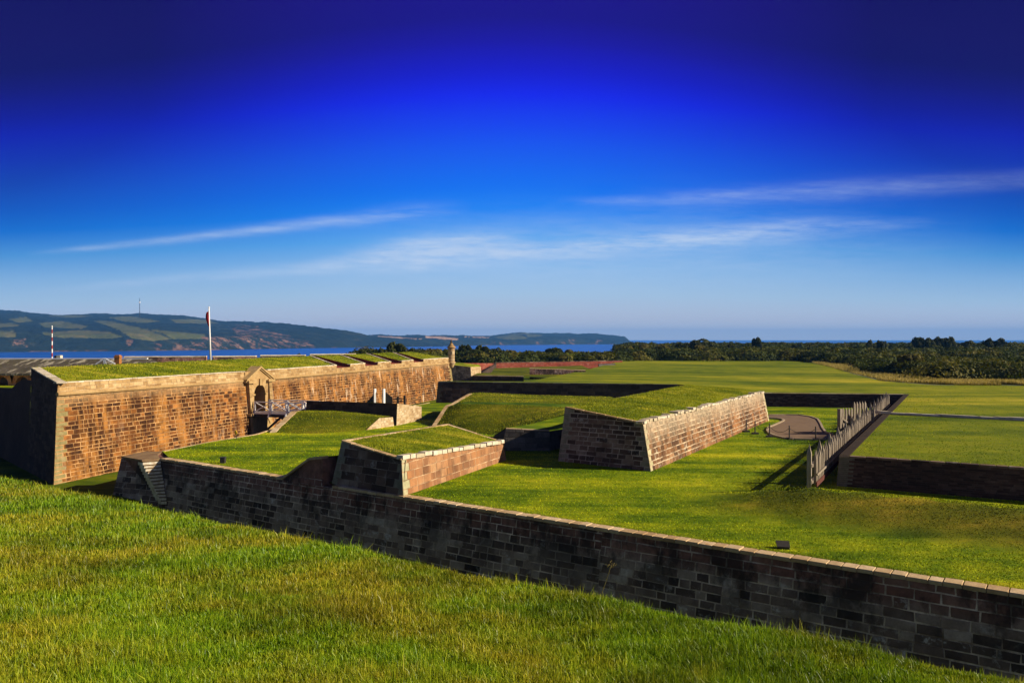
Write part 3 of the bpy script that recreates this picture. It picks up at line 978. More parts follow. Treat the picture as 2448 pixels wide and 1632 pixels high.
# ================================================================== SMALL RAMPART (traverse)
blk = thing('small_rampart', W(-2.5, ZL, -3), 'small turf topped rampart block rising from the long dark wall', 'rampart')
sBL, sBR = P(793, 1156, ZL), P(964, 1186, ZL)
sTL, sTR = PY(817, 1054, 38.55), PY(960, 1098, 35.45)
sFb = V(-.33, 45.8, -7.05)
sFt = PY(1206, 1058, 45.55)
sIt = PY(1068.5, 1014, 49.0)
B = MB()
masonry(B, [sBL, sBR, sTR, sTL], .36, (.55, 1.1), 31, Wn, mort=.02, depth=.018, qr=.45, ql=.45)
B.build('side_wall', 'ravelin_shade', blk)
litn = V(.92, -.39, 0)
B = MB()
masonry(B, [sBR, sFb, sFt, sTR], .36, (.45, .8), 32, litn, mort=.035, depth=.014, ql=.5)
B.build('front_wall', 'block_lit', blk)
B = MB()
sIb = V(sIt.x - .1, sIt.y + .1, -7.1)
B.poly([sFb, sIb, sIt, sFt]); B.poly([sIb, sBL, sTL, sIt])
B.build('rear_wall', 'grey', blk)
B = MB()
inl = -litn
coping(B, sTR - V(0, 0, .02), sFt - V(0, 0, .02), .30, .17, .62, V(-.92, .39, 0), 33, .03, .05, .035)
B.build('front_coping', 'coping_white', blk)
B = MB()
coping(B, sTL - V(0, 0, .03), sTR - V(0, 0, .03), .26, .07, .8, -Wn, 34, .03, .01)
coping(B, sIt - V(0, 0, .03), sFt - V(0, 0, .03), .22, .08, .8, V(-.5, -.8, 0).normalized(), 35, .02, .01)
coping(B, sTL - V(0, 0, .03), sIt - V(0, 0, .03), .22, .07, .8, V(.9, -.4, 0).normalized(), 36, .02, .01)
B.build('edge_coping', 'coping', blk)
def bil(a, b, c, d, u, v):
    return a.lerp(b, u).lerp(d.lerp(c, u), v)
def turf_top(a, b, c, d, name, mat, parent, nu=18, nv=24, bulge=.1, edge=.0, amp=.03):
    B = MB()
    vs = []
    for j in range(nv + 1):
        for i in range(nu + 1):
            u, v = i / nu, j / nv
            p = bil(a, b, c, d, u, v)
            p.z += bulge * min(1, 5 * min(u, 1 - u)) * min(1, 8 * min(v, 1 - v)) + nz(p.x, p.y, .9, amp) + edge
            vs.append(p)
    fs = [(j * (nu + 1) + i, j * (nu + 1) + i + 1, (j + 1) * (nu + 1) + i + 1, (j + 1) * (nu + 1) + i) for j in range(nv) for i in range(nu)]
    B.add(vs, fs)
    return B.build(name, mat, parent, True)
turf_top(sTL, sTR, sFt, sIt, 'turf', 'turf', blk, bulge=.13)

# ================================================================== BIG RAMPART (ravelin parapet)
big = thing('large_rampart', (12, 55, ZL), 'large turf topped stone rampart with sunlit sloping face in the middle of the lawn', 'rampart')
Bn, Bf, Bl = P(1556, 1126, ZL), P(1839, 1005, ZL), P(1334, 1102, ZL)
Bn.z = Bf.z = Bl.z = -7.06
Tn, Tf, Tl = PY(1537, 1011, 42.35), PY(1826, 937, 68), PY(1351, 973, 45.9)
Ti, Te = PY(1640, 920, 67), PY(1745, 927, 69.5)
B = MB()
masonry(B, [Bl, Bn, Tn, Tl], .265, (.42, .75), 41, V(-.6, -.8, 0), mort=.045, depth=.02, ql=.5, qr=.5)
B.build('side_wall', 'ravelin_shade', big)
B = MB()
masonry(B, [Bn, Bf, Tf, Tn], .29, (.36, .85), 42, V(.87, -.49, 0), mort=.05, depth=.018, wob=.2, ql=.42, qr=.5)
B.build('front_wall', 'ravelin_lit', big)
B = MB()
bi = V(Ti.x, Ti.y, -7.1); be = V(Te.x, Te.y, -7.1)
B.poly([Bf, be, Te, Tf]); B.poly([be, bi, Ti, Te]); B.poly([bi, Bl, Tl, Ti])
B.build('rear_wall', 'grey', big)
B = MB()
coping(B, Tn - V(0, 0, .03), Tf - V(0, 0, .03), .42, .13, .55, V(-.87, .49, 0), 43, .04, .07, .03)
B.build('front_coping', 'coping_white', big)
B = MB()
coping(B, Tl - V(0, 0, .04), Tn - V(0, 0, .04), .16, .08, .8, V(.6, .8, 0), 44, .03, .01)
B.build('side_coping', 'coping', big)
B = MB()
nu, nv = 24, 46
vs = []
for j in range(nv + 1):
    for i in range(nu + 1):
        u, v = i / nu, j / nv
        p = bil(Tl, Tn, Tf, Ti, u, v)
        p = p + (Te - (Tf + Ti) / 2) * (max(0, v - .85) / .15) * (1 - abs(2 * u - 1))
        p.z += .14 * min(1, 5 * min(u, 1 - u)) * min(1, 8 * min(v, 1 - v)) + nz(p.x, p.y, .7, .05)
        vs.append(p)
B.add(vs, [(j * (nu + 1) + i, j * (nu + 1) + i + 1, (j + 1) * (nu + 1) + i + 1, (j + 1) * (nu + 1) + i) for j in range(nv) for i in range(nu)])
B.build('turf', 'turf', big, True)

# low wall between the two ramparts, and the turf ramp over it
mid = thing('passage_wall', (1, 49.5, ZL), 'low shaded grey stone wall in the gap between the two turf topped ramparts', 'stone wall')
m0, m1, m2 = V(-.75, 49.5, -7.1), V(2.35, 49.5, -7.1), V(3.6, 51.5, -7.1)
t0, t1, t2 = PY(1209, 1025, 49.6), PY(1314, 1030, 49.6), PY(1345, 1024, 51.6)
B = MB()
masonry(B, [m0, m1, t1, t0], .3, (.5, 1.0), 51, V(0, -1, 0), mort=.02, depth=.02)
masonry(B, [m1, m2, t2, t1], .3, (.5, 1.0), 52, V(.5, -.8, 0), mort=.02, depth=.02)
tw = PY(1180, 1042, 50.2)
B.poly([m0, t0, tw, V(tw.x, tw.y, -7.1)])
B.build('wall_face', 'grey', mid)
B = MB()
coping(B, t0, t1, .25, .05, .9, V(0, 1, 0), 53, .02, .01)
B.build('coping', 'coping', mid)
# terraces of the inner bank
ter = thing('terraced_bank', (0, 62, ZL), 'stepped grass bank with stone edged left end between the ramparts and the far dark wall', 'earth bank')
FL, F2, F3 = P(1038, 1019, ZL), P(1110, 1031, ZL), P(1178, 1039, ZL)
H, R = PY(1255, 1021, 56.5), PY(1350, 990, 56)
MLn = [PY(1069, 971, 67), PY(1105, 965, 66), PY(1255, 968, 64), PY(1360, 974, 62)]
MLf = [p + V(0, 1.6, .0) for p in MLn]
CL = [PY(1119, 945, 73), PY(1137, 942.5, 73), PY(1287, 949, 72.5), PY(1470, 953, 72)]
def strips(lines, k=8, amp=.022):
    """skin between successive polylines, each resampled"""
    def res(l, m):
        ls = [0]
        for i in range(len(l) - 1): ls.append(ls[-1] + (l[i + 1] - l[i]).length)
        o_ = []
        for j in range(m + 1):
            s_ = ls[-1] * j / m
            i = 0
            while i < len(l) - 2 and ls[i + 1] < s_: i += 1
            o_.append(l[i].lerp(l[i + 1], (s_ - ls[i]) / max(1e-6, ls[i + 1] - ls[i])))
        return o_
    m = 30
    L_ = [res(l, m) for l in lines]
    vs, rows = [], 0
    for a in range(len(L_) - 1):
        for q_ in range(k):
            t = q_ / k
            for j in range(m + 1):
                p = L_[a][j].lerp(L_[a + 1][j], t)
                p.z += nz(p.x, p.y, .8, amp)
                vs.append(p)
            rows += 1
    for j in range(m + 1): vs.append(L_[-1][j].copy())
    rows += 1
    fs = [(r_ * (m + 1) + j, r_ * (m + 1) + j + 1, (r_ + 1) * (m + 1) + j + 1, (r_ + 1) * (m + 1) + j) for r_ in range(rows - 1) for j in range(m)]
    return vs, fs
FT = [FL, F2, F3, H, R]
MLb = [CL[i] + (MLn[i] - CL[i]) * .75 + V(0, 0, -.02) for i in range(4)]
for p_, q_ in zip(MLb, MLn): p_.z = q_.z + .02
B = MB()
vs, fs = strips([FT, MLn])
B.add(vs, fs)
B.build('lower_slope', 'bank', ter, True)
B = MB()
vs, fs = strips([MLn, MLb]); B.add(vs, fs)
B.build('terrace', 'lawn', ter, True)
B = MB()
CLb = [p + V(0, 2.5, .0) for p in CL]
CLc = [p + V(0, 4, -2.5) for p in CL]
vs, fs = strips([MLb, CL, CLb, CLc]); B.add(vs, fs)
B.build('upper_slope', 'bank', ter, True)
B = MB()
rp = [t0 + V(0, .2, .03), t1 + V(0, .2, .03), t2 + V(0, .1, .03), R + V(.2, 0, 0), H, F3 + V(0, -1, .2), tw + V(0, .3, 0)]
c_ = PY(1275, 1012, 53)
B.add([c_] + rp, [(0, i + 1, (i + 1) % 7 + 1) for i in range(7)])
B.build('ramp', 'lawn', ter, False)
B = MB()
for a, b in ((FL, MLn[0]), (MLn[0], MLb[0]), (MLb[0], CL[0]), (CL[0], CL[0] + V(.2, 1.5, 0))):
    coping(B, a + V(-.05, 0, -.15), b + V(-.05, 0, -.15), .2, .22, .8, V(1, 0, 0), 55, .12, .02)
B.build('edge_coping', 'coping', ter)
B = MB()
z9 = -7.1
eb = [FL, MLn[0], MLb[0], CL[0], CLb[0], CLc[0]]
B.add([V(p.x, p.y, z9) for p in eb] + eb, [(i, i + 1, 7 + i, 6 + i) for i in range(5)])
B.build('end_wall', 'grey', ter)

# ================================================================== COUNTERSCARP WALLS
cs = thing('outer_ditch_wall', (5, 89, -9), 'long dark shaded ditch wall below the far grass field left of the large rampart', 'stone wall')
B = MB()
A1b, A2b = V(-8.75, 89.3, -9.4), V(18, 86.2, -9.4)
masonry(B, [A1b, A2b, A2 - V(0, 0, .1), A1 - V(0, 0, .1)], .33, (.5, 1.1), 61, V(0, -1, 0), mort=.015, depth=.02, ql=.5)
B.poly([A1b, A1 - V(0, 0, .1), V(-8.2, 91.4, -5.0), V(-8.4, 91.6, -9.4)], (.4, .4, 0, 0))
B.poly([A2b, A3 + V(0, 0, -3.8), A3, A2], (.4, .4, 0, 0))
B.poly([V(-8.2, 91.4, -5.0), V(1.9, 92, -5.05), V(1.9, 92, -9.4), V(-8.4, 91.6, -9.4)], (.4, .4, 0, 0))
B.build('wall_face', 'flank', cs)
B = MB()
coping(B, A1 - V(0, 0, .12), A2 - V(0, 0, .12), .35, .13, .9, V(0, 1, 0), 62, .05, .012)
B.build('coping', 'grey', cs)

bw = thing('far_ditch_wall', (32, 81, -7), 'low dark brick ditch wall closing the ditch behind the palisade gate', 'brick wall')
B = MB()
A3b, A4b = A3 + V(0, -.25, -1.5), A4 + V(0, -.25, -1.5)
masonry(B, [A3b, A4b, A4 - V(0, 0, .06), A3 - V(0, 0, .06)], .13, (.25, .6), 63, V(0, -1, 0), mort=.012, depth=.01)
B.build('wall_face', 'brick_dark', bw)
B = MB()
coping(B, A3 - V(0, 0, .07), A4 - V(0, 0, .07), .3, .09, .8, V(0, 1, 0), 64, .04, .01)
B.build('coping', 'coping', bw)

sw = thing('counterscarp_wall', (26, 60, -7), 'ditch wall with broad dark earth edge running beside the palisade', 'stone wall')
B = MB()
dsw = (A4 - A5).normalized(); nsw = V(-dsw.y, dsw.x, 0)
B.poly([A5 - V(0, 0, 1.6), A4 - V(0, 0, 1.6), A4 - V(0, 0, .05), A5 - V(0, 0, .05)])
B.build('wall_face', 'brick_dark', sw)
B = MB()
B.hexa([A5 - V(0, 0, .08), A5 - nsw * .44 - V(0, 0, .08), A4 - nsw * .44 - V(0, 0, .08), A4 - V(0, 0, .08)],
       [A5 + V(0, 0, .03), A5 - nsw * .44 + V(0, 0, .035), A4 - nsw * .44 + V(0, 0, .035), A4 + V(0, 0, .03)])
B.build('earth_coping', 'earth', sw)

rb = thing('ditch_end_wall', (20, 35, -7), 'dark brick wall in shade under the lawn on the right edge', 'brick wall')
B = MB()
nrb = V(-.48, -.88, 0)
A5b, A7b = A5 + nrb * .28 - V(0, 0, 1.75), A7 + nrb * .28 - V(0, 0, 1.75)
A5b = A5b + (A5 - A7).normalized() * .12
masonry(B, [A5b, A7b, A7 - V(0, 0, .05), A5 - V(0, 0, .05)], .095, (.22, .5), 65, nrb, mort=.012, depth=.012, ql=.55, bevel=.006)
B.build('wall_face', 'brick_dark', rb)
B = MB()
coping(B, A5 - V(0, 0, .06), A7 - V(0, 0, .06), .28, .085, .6, -nrb, 66, .05, .012)
B.build('coping', 'ravelin_shade', rb)

# row of stones across the right field
kb = thing('stone_ledge', P(2105, 987, -5.6), 'low ledge of pale weathered stones crossing the field on the right', 'stone ledge')
B = MB()
k0, k1 = P(2104, 989, -5.6), P(2448, 1006, -5.6)
k1 = k0 + (k1 - k0) * 1.8
kin = V(-.3, .95, 0)
coping(B, k0 - V(0, 0, .02), k1 - V(0, 0, .02), .55, .20, 1.0, kin, 67, .0, .04, .02)
B.build('ledge_stones', 'coping_white', kb)
B = MB()
kd = (k1 - k0).normalized()
B.bar(k0 + V(0, -.25, -.0), k1 + V(0, -.25, -.0), .22, .06)
B.build('ledge_shadow_strip', 'earth', kb)  # dark strip painted as the shadow under the ledge stones

# ================================================================== PALISADE
f0p, f1p = V(13.5, 35.6, ZL), V(34.75, 73.4, ZL)
fd = (f1p - f0p); FLn = fd.length; fd.normalize()
fr = V(fd.y, -fd.x, 0)
pal = thing('palisade_fence', f0p, 'long weathered timber palisade of pointed stakes standing in the grassy ditch', 'palisade')
def stake(p, w, h, tip, lean=0., d=None, z0=0.):
    B = MB()
    d = d or w
    ax, ay = fd * w / 2, fr * d / 2
    b = [p - ax - ay, p + ax - ay, p + ax + ay, p - ax + ay]
    s = V(0, 0, h) + fr * lean
    t = [x + s for x in b]
    a = p + V(0, 0, h + tip) + fr * lean
    b = [x + V(0, 0, z0) for x in b]
    B.add(b + t + [a], [(3, 2, 1, 0), (0, 1, 5, 4), (1, 2, 6, 5), (2, 3, 7, 6), (3, 0, 4, 7), (4, 5, 8), (5, 6, 8), (6, 7, 8), (7, 4, 8)])
    return B
gate_lo, gate_hi = 25.4, 28.2
stk = []
far_st = []
i = 0
s = .42
while s < FLn:
    if not (gate_lo < s < gate_hi):
        stk.append(s)
    s += .31
pk = rng.sample(range(len(stk)), len(stk))
tall = {}
for i, s in enumerate(stk):
    p = f0p + fd * s
    B = stake(p + fr * rng.uniform(-.02, .02), .135 + rng.uniform(-.02, .02), 1.56 + rng.uniform(-.10, .12), .34, rng.uniform(-.03, .03), .12, .42)
    if i < 99:
        B.build('stake', 'wood', pal)
    else:
        far_st.append(B)
MBf = MB()
for B in far_st:
    o_ = len(MBf.v)
    MBf.v += B.v; MBf.c += B.c; MBf.f += [tuple(k_ + o_ for k_ in f_) for f_ in B.f]
fso = MBf.build('stake', 'wood', pal); fso['kind'] = 'stuff'
post_s = [0.0, 3.0, 6.4, 9.6, 13.0, 16.4, 19.6, 22.6, 25.3, 28.3, 31.2, 34.2, 37.2, 40.2, 42.8]
for s in post_s:
    p = f0p + fd * s - fr * .2
    hh = 1.72 if s > 0 else 1.85
    stake(p, .19, hh, .42).build('post', 'wood', pal)
for (a, b) in ((.0, gate_lo), (gate_hi, FLn)):
    for z, w in ((1.28, .15), (.55, .13)):
        B = MB(); B.bar(f0p + fd * a + fr * .0 - fr * .13 + V(0, 0, z), f0p + fd * b - fr * .13 + V(0, 0, z), .12, w)
        B.build('rail', 'wood', pal)
    B = MB(); B.bar(f0p + fd * a + fr * .14 + V(0, 0, .9), f0p + fd * b + fr * .14 + V(0, 0, .9), .05, .07)
    B.build('rail', 'wood', pal)
    B = MB(); B.bar(f0p + fd * a + fr * .1 + V(0, 0, .46), f0p + fd * b + fr * .1 + V(0, 0, .46), .05, .2)
    B.build('kick_board', 'wood_red', pal)

gl = thing('palisade_gate', P(2008, 1028, ZL), 'open timber gate leaf of pointed stakes swung into the ditch from the palisade', 'gate')
g0 = PY(2008, 1000, 57.5); g0.z = ZL
g1 = f0p + fd * 26.6 - fr * .3
gd = (g1 - g0); GL = gd.length; gd.normalize()
gs = V(gd.y, -gd.x, 0)
k = 0
s = .35
while s < GL - .2:
    B = MB()
    p = g0 + gd * s
    hi = 2.15 if s > .45 * GL else 1.75
    ax, ay = gd * .07, gs * .05
    b = [p - ax - ay, p + ax - ay, p + ax + ay, p - ax + ay]
    b = [x + V(0, 0, .25) for x in b]
    t = [x + V(0, 0, hi - .25) for x in b]
    B.add(b + t + [p + V(0, 0, hi + .22)], [(3, 2, 1, 0), (0, 1, 5, 4), (1, 2, 6, 5), (2, 3, 7, 6), (3, 0, 4, 7), (4, 5, 8), (5, 6, 8), (6, 7, 8), (7, 4, 8)])
    B.build('stake', 'wood', gl)
    s += .3
B = MB(); B.box(g0 + V(0, 0, .95), gd * .13, gs * .13, V(0, 0, .95)); B.build('post', 'wood', gl)
for z in (.55, 1.25):
    B = MB(); B.bar(g0 + V(0, 0, z) - gs * .1, g1 + V(0, 0, z) - gs * .1, .1, .14); B.build('rail', 'wood', gl)
B = MB(); B.bar(g0 + V(0, 0, 1.25) + gs * .1, g0 + gd * GL * .6 + V(0, 0, .35) + gs * .1, .08, .12); B.build('brace', 'wood', gl)

# ---- stanchions with chains
sp = [(1784, 1032.5), (1805, 1037.5), (1839.5, 1044.5), (1887, 1049.5), (1950, 1051.8)]
tops = []
lab = ['thin iron chain post nearest the sunlit rampart face', 'second iron chain post from the sunlit rampart face', 'iron chain post at the curved corner of the brown path',
       'iron chain post midway along the near edge of the brown path', 'iron chain post nearest the palisade beside the brown path']
for (a, b), lb in zip(sp, lab):
    p = P(a, b, ZL)
    st = thing('chain_post', p, lb, 'chain post', 'iron chain posts along the path')
    B = MB(); B.abox(p.x - .22, p.x + .22, p.y - .16, p.y + .16, ZL - .02, ZL + .12); B.build('foot', 'iron', st)
    B = MB(); B.tube([p + V(0, 0, .12), p + V(0, 0, .86)], [.045, .04], 8); B.build('pole', 'iron', st)
    B = MB(); B.lathe(p + V(0, 0, .86), [(.04, 0), (.06, .03), (.05, .07), (.01, .1)], 8); B.build('cap', 'iron', st)
    tops.append(p + V(0, 0, .78))
cl = ['chain sagging between the two posts closest to the sunlit rampart', 'chain sagging from the second post to the path corner post', 'chain sagging along the left half of the near path edge', 'chain sagging along the right half of the near path edge']
for i in range(4):
    B = MB()
    pts_ = [tops[i].lerp(tops[i + 1], t / 14) - V(0, 0, .36 * 4 * (t / 14) * (1 - t / 14)) for t in range(15)]
    B.tube(pts_, [.016] * 15, 5)
    o = B.build('chain', 'iron'); tag(o, cl[i], 'chain', 'chains between the posts')

# ================================================================== CURTAIN WALL
cw = thing('curtain_wall', (-23, 70, -9), 'tall sunlit sandstone fortress wall with arched gate and turf parapet on the left', 'fortress wall')
zc = -3.742
Cn, Cg, Ce = V(-28.9, 50.6, -3.56), V(-23.26, 70.2, zc), V(-9.29, 118.7, zc)
wdir = V(.277, .961, 0); wout = V(.961, -.277, 0)
Cnb = V(-28.55, 49.6, -9.6); Cgb = Cg + wout * .75; Cgb.z = -9.6
Ceb = Ce + wout * .75; Ceb.z = -9.6
Ceb = Ceb + V(.2, .3, 0)
gA, gB = 2.2, 0.9     # half width of the gateway before / after
ga_t, gb_t = Cg - wdir * 1.35, Cg + wdir * 3.05
def wall_pt(s, z):
    """point on the scarp face, s metres along from the gate"""
    k = (zc - z) / (zc + 9.6)
    p = Cg + wdir * s + wout * (.75 * k)
    return V(p.x, p.y, z)
B = MB()
gs0, gs1 = -.3, 2.6
masonry(B, [Cnb, wall_pt(gs0, -9.6), wall_pt(gs0, zc), Cn], .285, (.3, .85), 71, wout, mort=.05, depth=.016, wob=.2, ql=.75)
masonry(B, [wall_pt(gs1, -9.6), Ceb, Ce, wall_pt(gs1, zc)], .285, (.3, .85), 72, wout, mort=.05, depth=.016, wob=.2, qr=.8)
B.build('scarp_face', 'scarp', cw)
# flank to the left
fl_d = V(-.68, .73, 0)
Fk = V(-33.5, 55.5, -2.1)
B = MB()
fnorm = V(-.73, -.68, 0)
Fkb = Cnb + fl_d * 7 ; Fkb.z = -9.6
masonry(B, [Fkb, Cnb, Cn, V(Fk.x, Fk.y, -3.5)], .27, (.35, .8), 73, fnorm, mort=.02, depth=.015)
masonry(B, [V(Fk.x, Fk.y, -3.5), Cn, Cn + V(.05, 0, .68), Fk - V(0, 0, .03)], .27, (.35, .8), 74, fnorm, mort=.02, depth=.015)
far = [V(-34.7, 56.8, -2.95), V(-36.2, 58.4, -3.2), V(-37.6, 59.9, -3.75), V(-40.5, 63, -3.9), V(-52, 75.4, -3.9)]
prev = V(Fk.x, Fk.y, -2.95)
for p in far:
    a_, b_ = Fkb + (p - Fk).dot(fl_d) * fl_d, Fkb + (prev - Fk).dot(fl_d) * fl_d
    B.poly([V(a_.x, a_.y, -9.6), V(b_.x, b_.y, -9.6), prev, p], (.35, .4, 0, 0))
    prev = p
B.build('flank_face', 'flank', cw)
# cordon
B = MB()
def cordon(a, b, r=.13):
    B.tube([a, b], [r, r], 8)
cordon(Cn + wout * .1 - wdir * .1, Cg - wdir * .6 + wout * .1)
cordon(Cg + wdir * 2.9 + wout * .1, Ce + wout * .1)
B.build('cordon', 'parapet', cw)
# parapet above the cordon, with embrasures
zt = -2.92
emb_px = [((805, 837), (743, 752)), ((873, 903), (813, 822)), ((935, 960), (877, 887)), ((989, 1012), (940, 950))]
def s_at_px(px_):
    a = (px_ - CX) / F
    # Cg + wdir s : x = a y
    return (a * Cg.y - Cg.x) / (wdir.x - a * wdir.y)
TH = 5.9
def top_pt(s, off, z):
    p = Cg + wdir * s - wout * off
    return V(p.x, p.y, z)
def s_at_px_off(px_, off):
    a = (px_ - CX) / F
    bx, by = Cg.x - wout.x * off, Cg.y - wout.y * off
    return (a * by - bx) / (wdir.x - a * wdir.y)
zin = -2.06
emb = []
for (m0_, m1_), (n0_, n1_) in emb_px:
    emb.append((s_at_px(m0_), s_at_px(m1_), s_at_px_off(n0_, TH), s_at_px_off(n1_, TH)))
sN = (Cn - Cg).dot(wdir); sE = (Ce - Cg).dot(wdir)
B = MB()
segs = []
cur = gs1 + .35
for e in emb:
    segs.append((cur, e[0])); cur = e[1]
segs.append((cur, sE))
masonry(B, [Cn + V(0, 0, .10), top_pt(-.45, 0, zc + .10), top_pt(-.45, 0, zt), Cn + V(-.05, .2, .70)], .24, (.35, .8), 75, wout, mort=.02, depth=.02)
for i, (a_, b_) in enumerate(segs):
    masonry(B, [top_pt(a_, 0, zc + .1), top_pt(b_, 0, zc + .1), top_pt(b_, 0, zt), top_pt(a_, 0, zt)], .24, (.35, .8), 76 + i, wout, mort=.02, depth=.02)
for e in emb:
    masonry(B, [top_pt(e[0], 0, zc + .1), top_pt(e[1], 0, zc + .1), top_pt(e[1], 0, zt - .3), top_pt(e[0], 0, zt - .3)], .22, (.4, .8), 90, wout, mort=.02, depth=.015)
B.build('parapet', 'parapet', cw)
B = MB()
coping(B, Cn + V(-.05, .2, .67), top_pt(-.45, 0, zt - .03), .4, .07, .7, -wout, 81, .03, .015)
for i, (a_, b_) in enumerate(segs):
    coping(B, top_pt(a_, 0, zt - .03), top_pt(b_, 0, zt - .03), .4, .08, .7, -wout, 82 + i, .03, .015)
coping(B, Cn + V(0, .0, .67), Fk, .55, .07, .75, V(.85, .5, 0).normalized(), 88, .03, .015)
for e in emb:
    coping(B, top_pt(e[0], .1, zt - .02), top_pt(e[2], TH, zin - .02), .3, .1, .8, -wdir, 89, .0, .01)
B.build('coping', 'coping_white', cw)
# turf on the parapet: strips between the embrasures
tp = []
Fk_s = (Fk - Cg).dot(wdir)
q1 = [Cn + V(-.2, .3, .72), top_pt(gs1, .3, zt + .02), top_pt(s_at_px_off(743, TH), TH, zin), Fk + V(.1, .1, 0)]
edges_t = [(gs1 - .02, None)]
st_polys = [(Cn + V(-.25, .3, .73), top_pt(emb[0][0], .3, zt + .03), top_pt(emb[0][2], TH, zin), V(Fk.x, Fk.y, zin))]
for i in range(4):
    nxt = emb[i + 1] if i < 3 else (sE - .2, 0, sE - .5, 0)
    st_polys.append((top_pt(emb[i][1], .3, zt + .03), top_pt(nxt[0], .3, zt + .03), top_pt(nxt[2], TH, zin), top_pt(emb[i][3], TH, zin)))
for k, pl in enumerate(st_polys):
    turf_top(*pl, 'turf', 'turf', cw, nu=40 if k == 0 else 16, nv=10, bulge=.05, amp=.06)
B = MB()
for e in emb:
    B.poly([top_pt(e[0], .05, zt - .32), top_pt(e[1], .05, zt - .32), top_pt(e[3], TH, zin - .6), top_pt(e[2], TH, zin - .6)], (.3, .3, 0, 0))
    masonry(B, [top_pt(e[1], .1, zc + .25), top_pt(e[3], TH, zin - 1.0), top_pt(e[3], TH, zin + .02), top_pt(e[1], .1, zt + .02)], .1, (.22, .4), 91, -wdir, mort=.012, depth=.008)
    B.poly([top_pt(e[0], .1, zc + .25), top_pt(e[2], TH, zin - 1.0), top_pt(e[2], TH, zin), top_pt(e[0], .1, zt)], (.4, .4, 0, 0))
B.build('embrasure_brick', 'brick_red', cw)
# body behind (closes the wall)
B = MB()
B.poly([V(Fk.x, Fk.y, zin - .02), top_pt(sE, TH, zin - .02), top_pt(sE, TH, -9), V(Fk.x, Fk.y, -9)], (.4, .4, 0, 0))
B.poly([V(Fk.x, Fk.y, zin - .1), V(Fk.x, Fk.y, -9), V(Cn.x, Cn.y, -9), Cn + V(-.1, .2, .6)], (.4, .4, 0, 0))
B.poly([Ce + V(0, 0, .8), V(Ce.x, Ce.y, -9), top_pt(sE, TH, -9), top_pt(sE, TH, zin)], (.4, .4, 0, 0))
B.build('rear_face', 'grey', cw)

# gateway: arch, jambs, pediment
gw0 = -.6; gw1 = 2.9
B = MB()
off = .22          # projection
def gp(s, z, o_): 
    p = Cg + wdir * s + wout * o_
    return V(p.x, p.y, z)
sc, rr = 1.15, .86           # arch centre and radius (along the wall)
zspr = -5.0; zdk = -6.55
xo = .42
na = 14
# front frame polygonal ring around the arch
outer = [(gw0 + .1, zdk)] + [(gw0 + .1, zspr)] 
def ring(o_):
    pin = [(sc - rr, zdk), (sc - rr, zspr)] + [(sc - rr * math.cos(math.pi * k_ / na), zspr + rr * math.sin(math.pi * k_ / na)) for k_ in range(1, na)] + [(sc + rr, zspr), (sc + rr, zdk)]
    return pin
pin = ring(xo)
n_ = len(pin)
pout = []
for i_, (s_, z_) in enumerate(pin):
    if i_ == 0: pout.append((gw0 + .25, zdk))
    elif i_ == n_ - 1: pout.append((gw1 - .3, zdk))
    else:
        t = (i_ - 1) / (n_ - 3)
        if t < .25: pout.append((gw0 + .25, zspr + (zc + .1 - zspr) * t / .25))
        elif t > .75: pout.append((gw1 - .3, zspr + (zc + .1 - zspr) * (1 - t) / .25))
        else: pout.append((gw0 + .25 + (gw1 - gw0 - .55) * (t - .25) / .5, zc + .1))
front_in = [gp(s_, z_, xo) for s_, z_ in pin]; front_out = [gp(s_, z_, xo) for s_, z_ in pout]
back_in = [gp(s_, z_, -1.6) for s_, z_ in pin]; back_out = [gp(s_, z_, -.1) for s_, z_ in pout]
o0 = n_
for i_ in range(n_ - 1):
    tn = (rng.random() * .7, rng.random(), .15, 0)
    B.poly([front_in[i_], front_in[i_ + 1], front_out[i_ + 1], front_out[i_]], tn)
    B.poly([back_in[i_], back_in[i_ + 1], front_in[i_ + 1], front_in[i_]], (.3, .3, 0, 0))
    B.poly([front_out[i_], front_out[i_ + 1], back_out[i_ + 1], back_out[i_]], tn)
# pilasters below the deck
B.hexa([gp(gw0 + .2, -9.5, 1.05), gp(gw1 - .25, -9.5, 1.05), gp(gw1 - .25, -9.5, -.2), gp(gw0 + .2, -9.5, -.2)],
       [gp(gw0 + .2, zdk - .05, .6), gp(gw1 - .25, zdk - .05, .6), gp(gw1 - .25, zdk - .05, -.2), gp(gw0 + .2, zdk - .05, -.2)], (.6, .5, .7, 0))
# side pilasters
for a_, b_ in ((gw0 - .02, gw0 + .4), (gw1 - .45, gw1)):
    nb_ = 8
    for k_ in range(nb_):
        za_, zb_2 = zdk - .1 + (zc + .15 - zdk) * k_ / nb_, zdk - .1 + (zc + .15 - zdk) * (k_ + .94) / nb_
        o1_, o2_ = .75 - .25 * k_ / nb_, .75 - .25 * (k_ + 1) / nb_
        B.hexa([gp(a_, za_, o1_), gp(b_, za_, o1_), gp(b_, za_, -.2), gp(a_, za_, -.2)],
               [gp(a_, zb_2, o2_), gp(b_, zb_2, o2_), gp(b_, zb_2, -.2), gp(a_, zb_2, -.2)], (rng.random() * .8, rng.random(), .3, 0))
# imposts and keystone, sill band
for s_ in (sc - rr - .1, sc + rr + .1):
    B.box(gp(s_, zspr, .35), wdir * .17, wout * .16, V(0, 0, .07), (.8, .5, 1, 0))
B.box(gp(sc, zspr + rr + .22, .42), wdir * .13, wout * .12, V(0, 0, .3), (.8, .5, 1, 0))
B.box(gp((gw0 + gw1) / 2, zdk - .16, .55), wdir * 1.95, wout * .3, V(0, 0, .1), (.8, .5, 1, 0))
B.build('gateway', 'parapet', cw)
B = MB()
